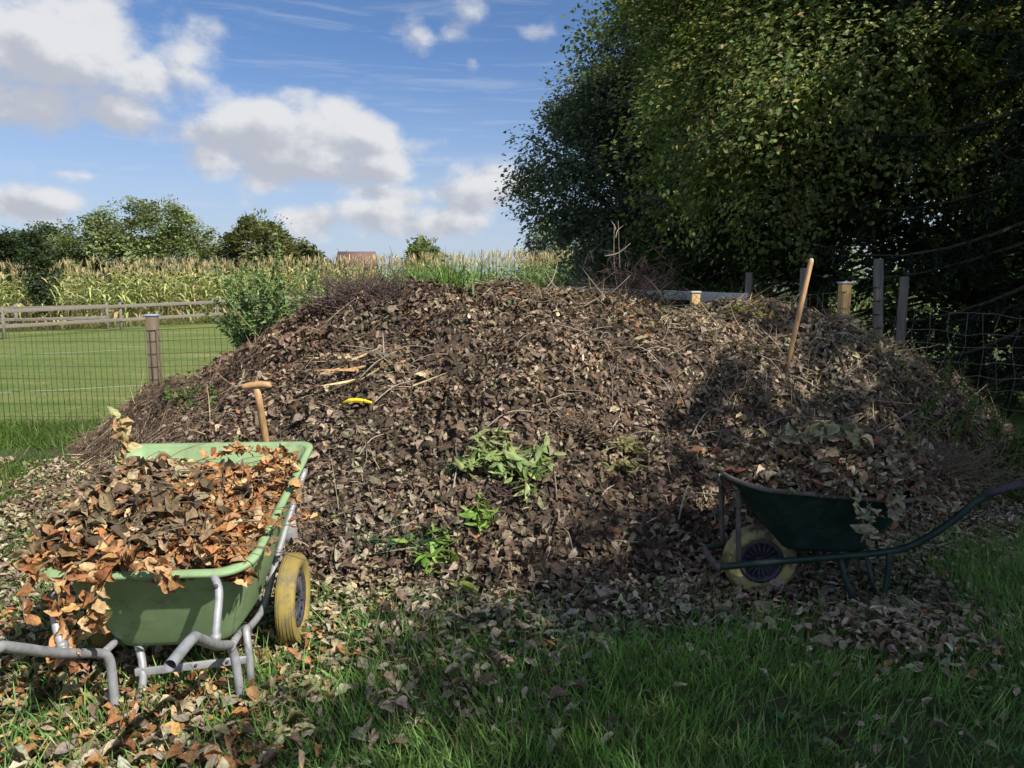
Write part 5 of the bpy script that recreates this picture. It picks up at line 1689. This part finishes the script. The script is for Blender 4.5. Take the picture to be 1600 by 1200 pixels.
GP = [(.15, .285, .075), (.195, .345, .10), (.24, .38, .13), (.42, .40, .22)]
n0 = 150000
gx2 = rg.uniform(-2.6, 4.6, n0); gy2 = rg.uniform(1.75, 6.4, n0)
vis = np.abs(gx2) < gy2 * .74 + .25
dl2, _ = litter_density(gx2, gy2)
patch = fbm(gx2 * 1.8, gy2 * 1.8, 44, 3) / .87
ok = vis & (heap(gx2, gy2) < .02) & (rg.random(n0) < np.clip(1.15 - dl2 * 1.02, .10, 1)) & (rg.random(n0) < np.clip(3.4 / gy2, .3, 1)) & (rg.random(n0) < .25 + 1.3 * ss(.28, .52, patch))
gx2, gy2 = gx2[ok], gy2[ok]
N = len(gx2)
hh = rg.uniform(.06, .165, N) * (0.6 + .9 * fbm(gx2 * 1.4, gy2 * 1.4, 46, 3) / .87)
grass('grass', 'rough green grass in the shade in front of the heap', gx2, gy2, hh, rg.uniform(.004, .008, N), GP, [4, 4, 2, .5], rg)
# left verge in the sun along the mesh fence
n0 = 60000
gx3 = rg.uniform(-8.0, -2.6, n0); gy3 = rg.uniform(3.2, 8.5, n0)
dl3, _ = litter_density(gx3, gy3)
ok = (np.abs(gx3) < gy3 * .76 + .3) & (heap(gx3, gy3) < .02) & (rg.random(n0) < np.clip(1.1 - dl3, .12, 1))
gx3, gy3 = gx3[ok], gy3[ok]
N = len(gx3)
near_f = ss(7.2, 8.2, gy3)
grass('verge_grass', 'longer sunlit green grass between the mesh fence and the heap', gx3, gy3, rg.uniform(.07, .17, N) * (1 + .5 * near_f), rg.uniform(.005, .009, N), [(.085, .16, .03), (.12, .20, .045), (.06, .12, .025), (.25, .22, .10)], [3, 3, 2, .5], rg)
# short mown lawn
n0 = 60000
gx4 = rg.uniform(-20, 1, n0); gy4 = 8.3 + 19 * rg.random(n0) ** 1.7
ok = (np.abs(gx4) < gy4 * .74 + .3) & (gx4 < -2.2)
gx4, gy4 = gx4[ok], gy4[ok]
N = len(gx4)
grass('lawn_grass', 'short mown lawn grass beyond the mesh fence', gx4, gy4, rg.uniform(.02, .05, N), rg.uniform(.006, .012, N), [(.13, .19, .045), (.17, .22, .06), (.10, .15, .035), (.27, .24, .11)], [3, 3, 2, .4], rg, seg=2)
# rank grass at the maize edge and rails
n0 = 11000
gx5 = rg.uniform(-26, 6, n0)
gy5 = np.interp(gx5, EDGE_X, EDGE_Y) - rg.random(n0) ** 1.6 * 1.4 - .3
N = len(gx5)
grass('field_edge_grass', 'rank dry grass along the edge of the maize', gx5, gy5, rg.uniform(.15, .55, N), rg.uniform(.012, .022, N), [(.12, .13, .05), (.20, .18, .08), (.08, .11, .035)], [3, 3, 2], rg)
# broad leaved weeds in the grass
wx, wy = rg.uniform(-1.2, 3.2, 900), rg.uniform(2.0, 3.7, 900)
ok = (vn(wx * 2.2, wy * 2.2, 66) > .60) & (np.abs(wx) < wy * .74) & (heap(wx, wy) < .01)
wx, wy = wx[ok], wy[ok]
k = 5
cx_ = np.repeat(wx, k); cy_ = np.repeat(wy, k)
N = len(cx_)
aa = rg.uniform(0, 2 * pi, N)
D = np.column_stack([np.cos(aa), np.sin(aa), rg.uniform(.1, .5, N)])
P = np.column_stack([cx_ + np.cos(aa) * .018, cy_ + np.sin(aa) * .018, .035 + rg.random(N) * .03])
V, T, C = scatter([leaf_shape(300 + i, .8, .1, .1, (.35, .75), .05, .1) for i in range(3)], P, np.tile(np.array([0, 0, 1.0]), (N, 1)) + .3 * D, rg.uniform(.022, .042, N), pick([(.06, .13, .035), (.08, .16, .05)], [1, 1], N, rg), .12, rg, D)
tag(link('clover', mesh_np('clover', V, T, M['green_leaf'], C)), 'low broad leaved weeds among the shaded grass', 'weeds', None, 'stuff')
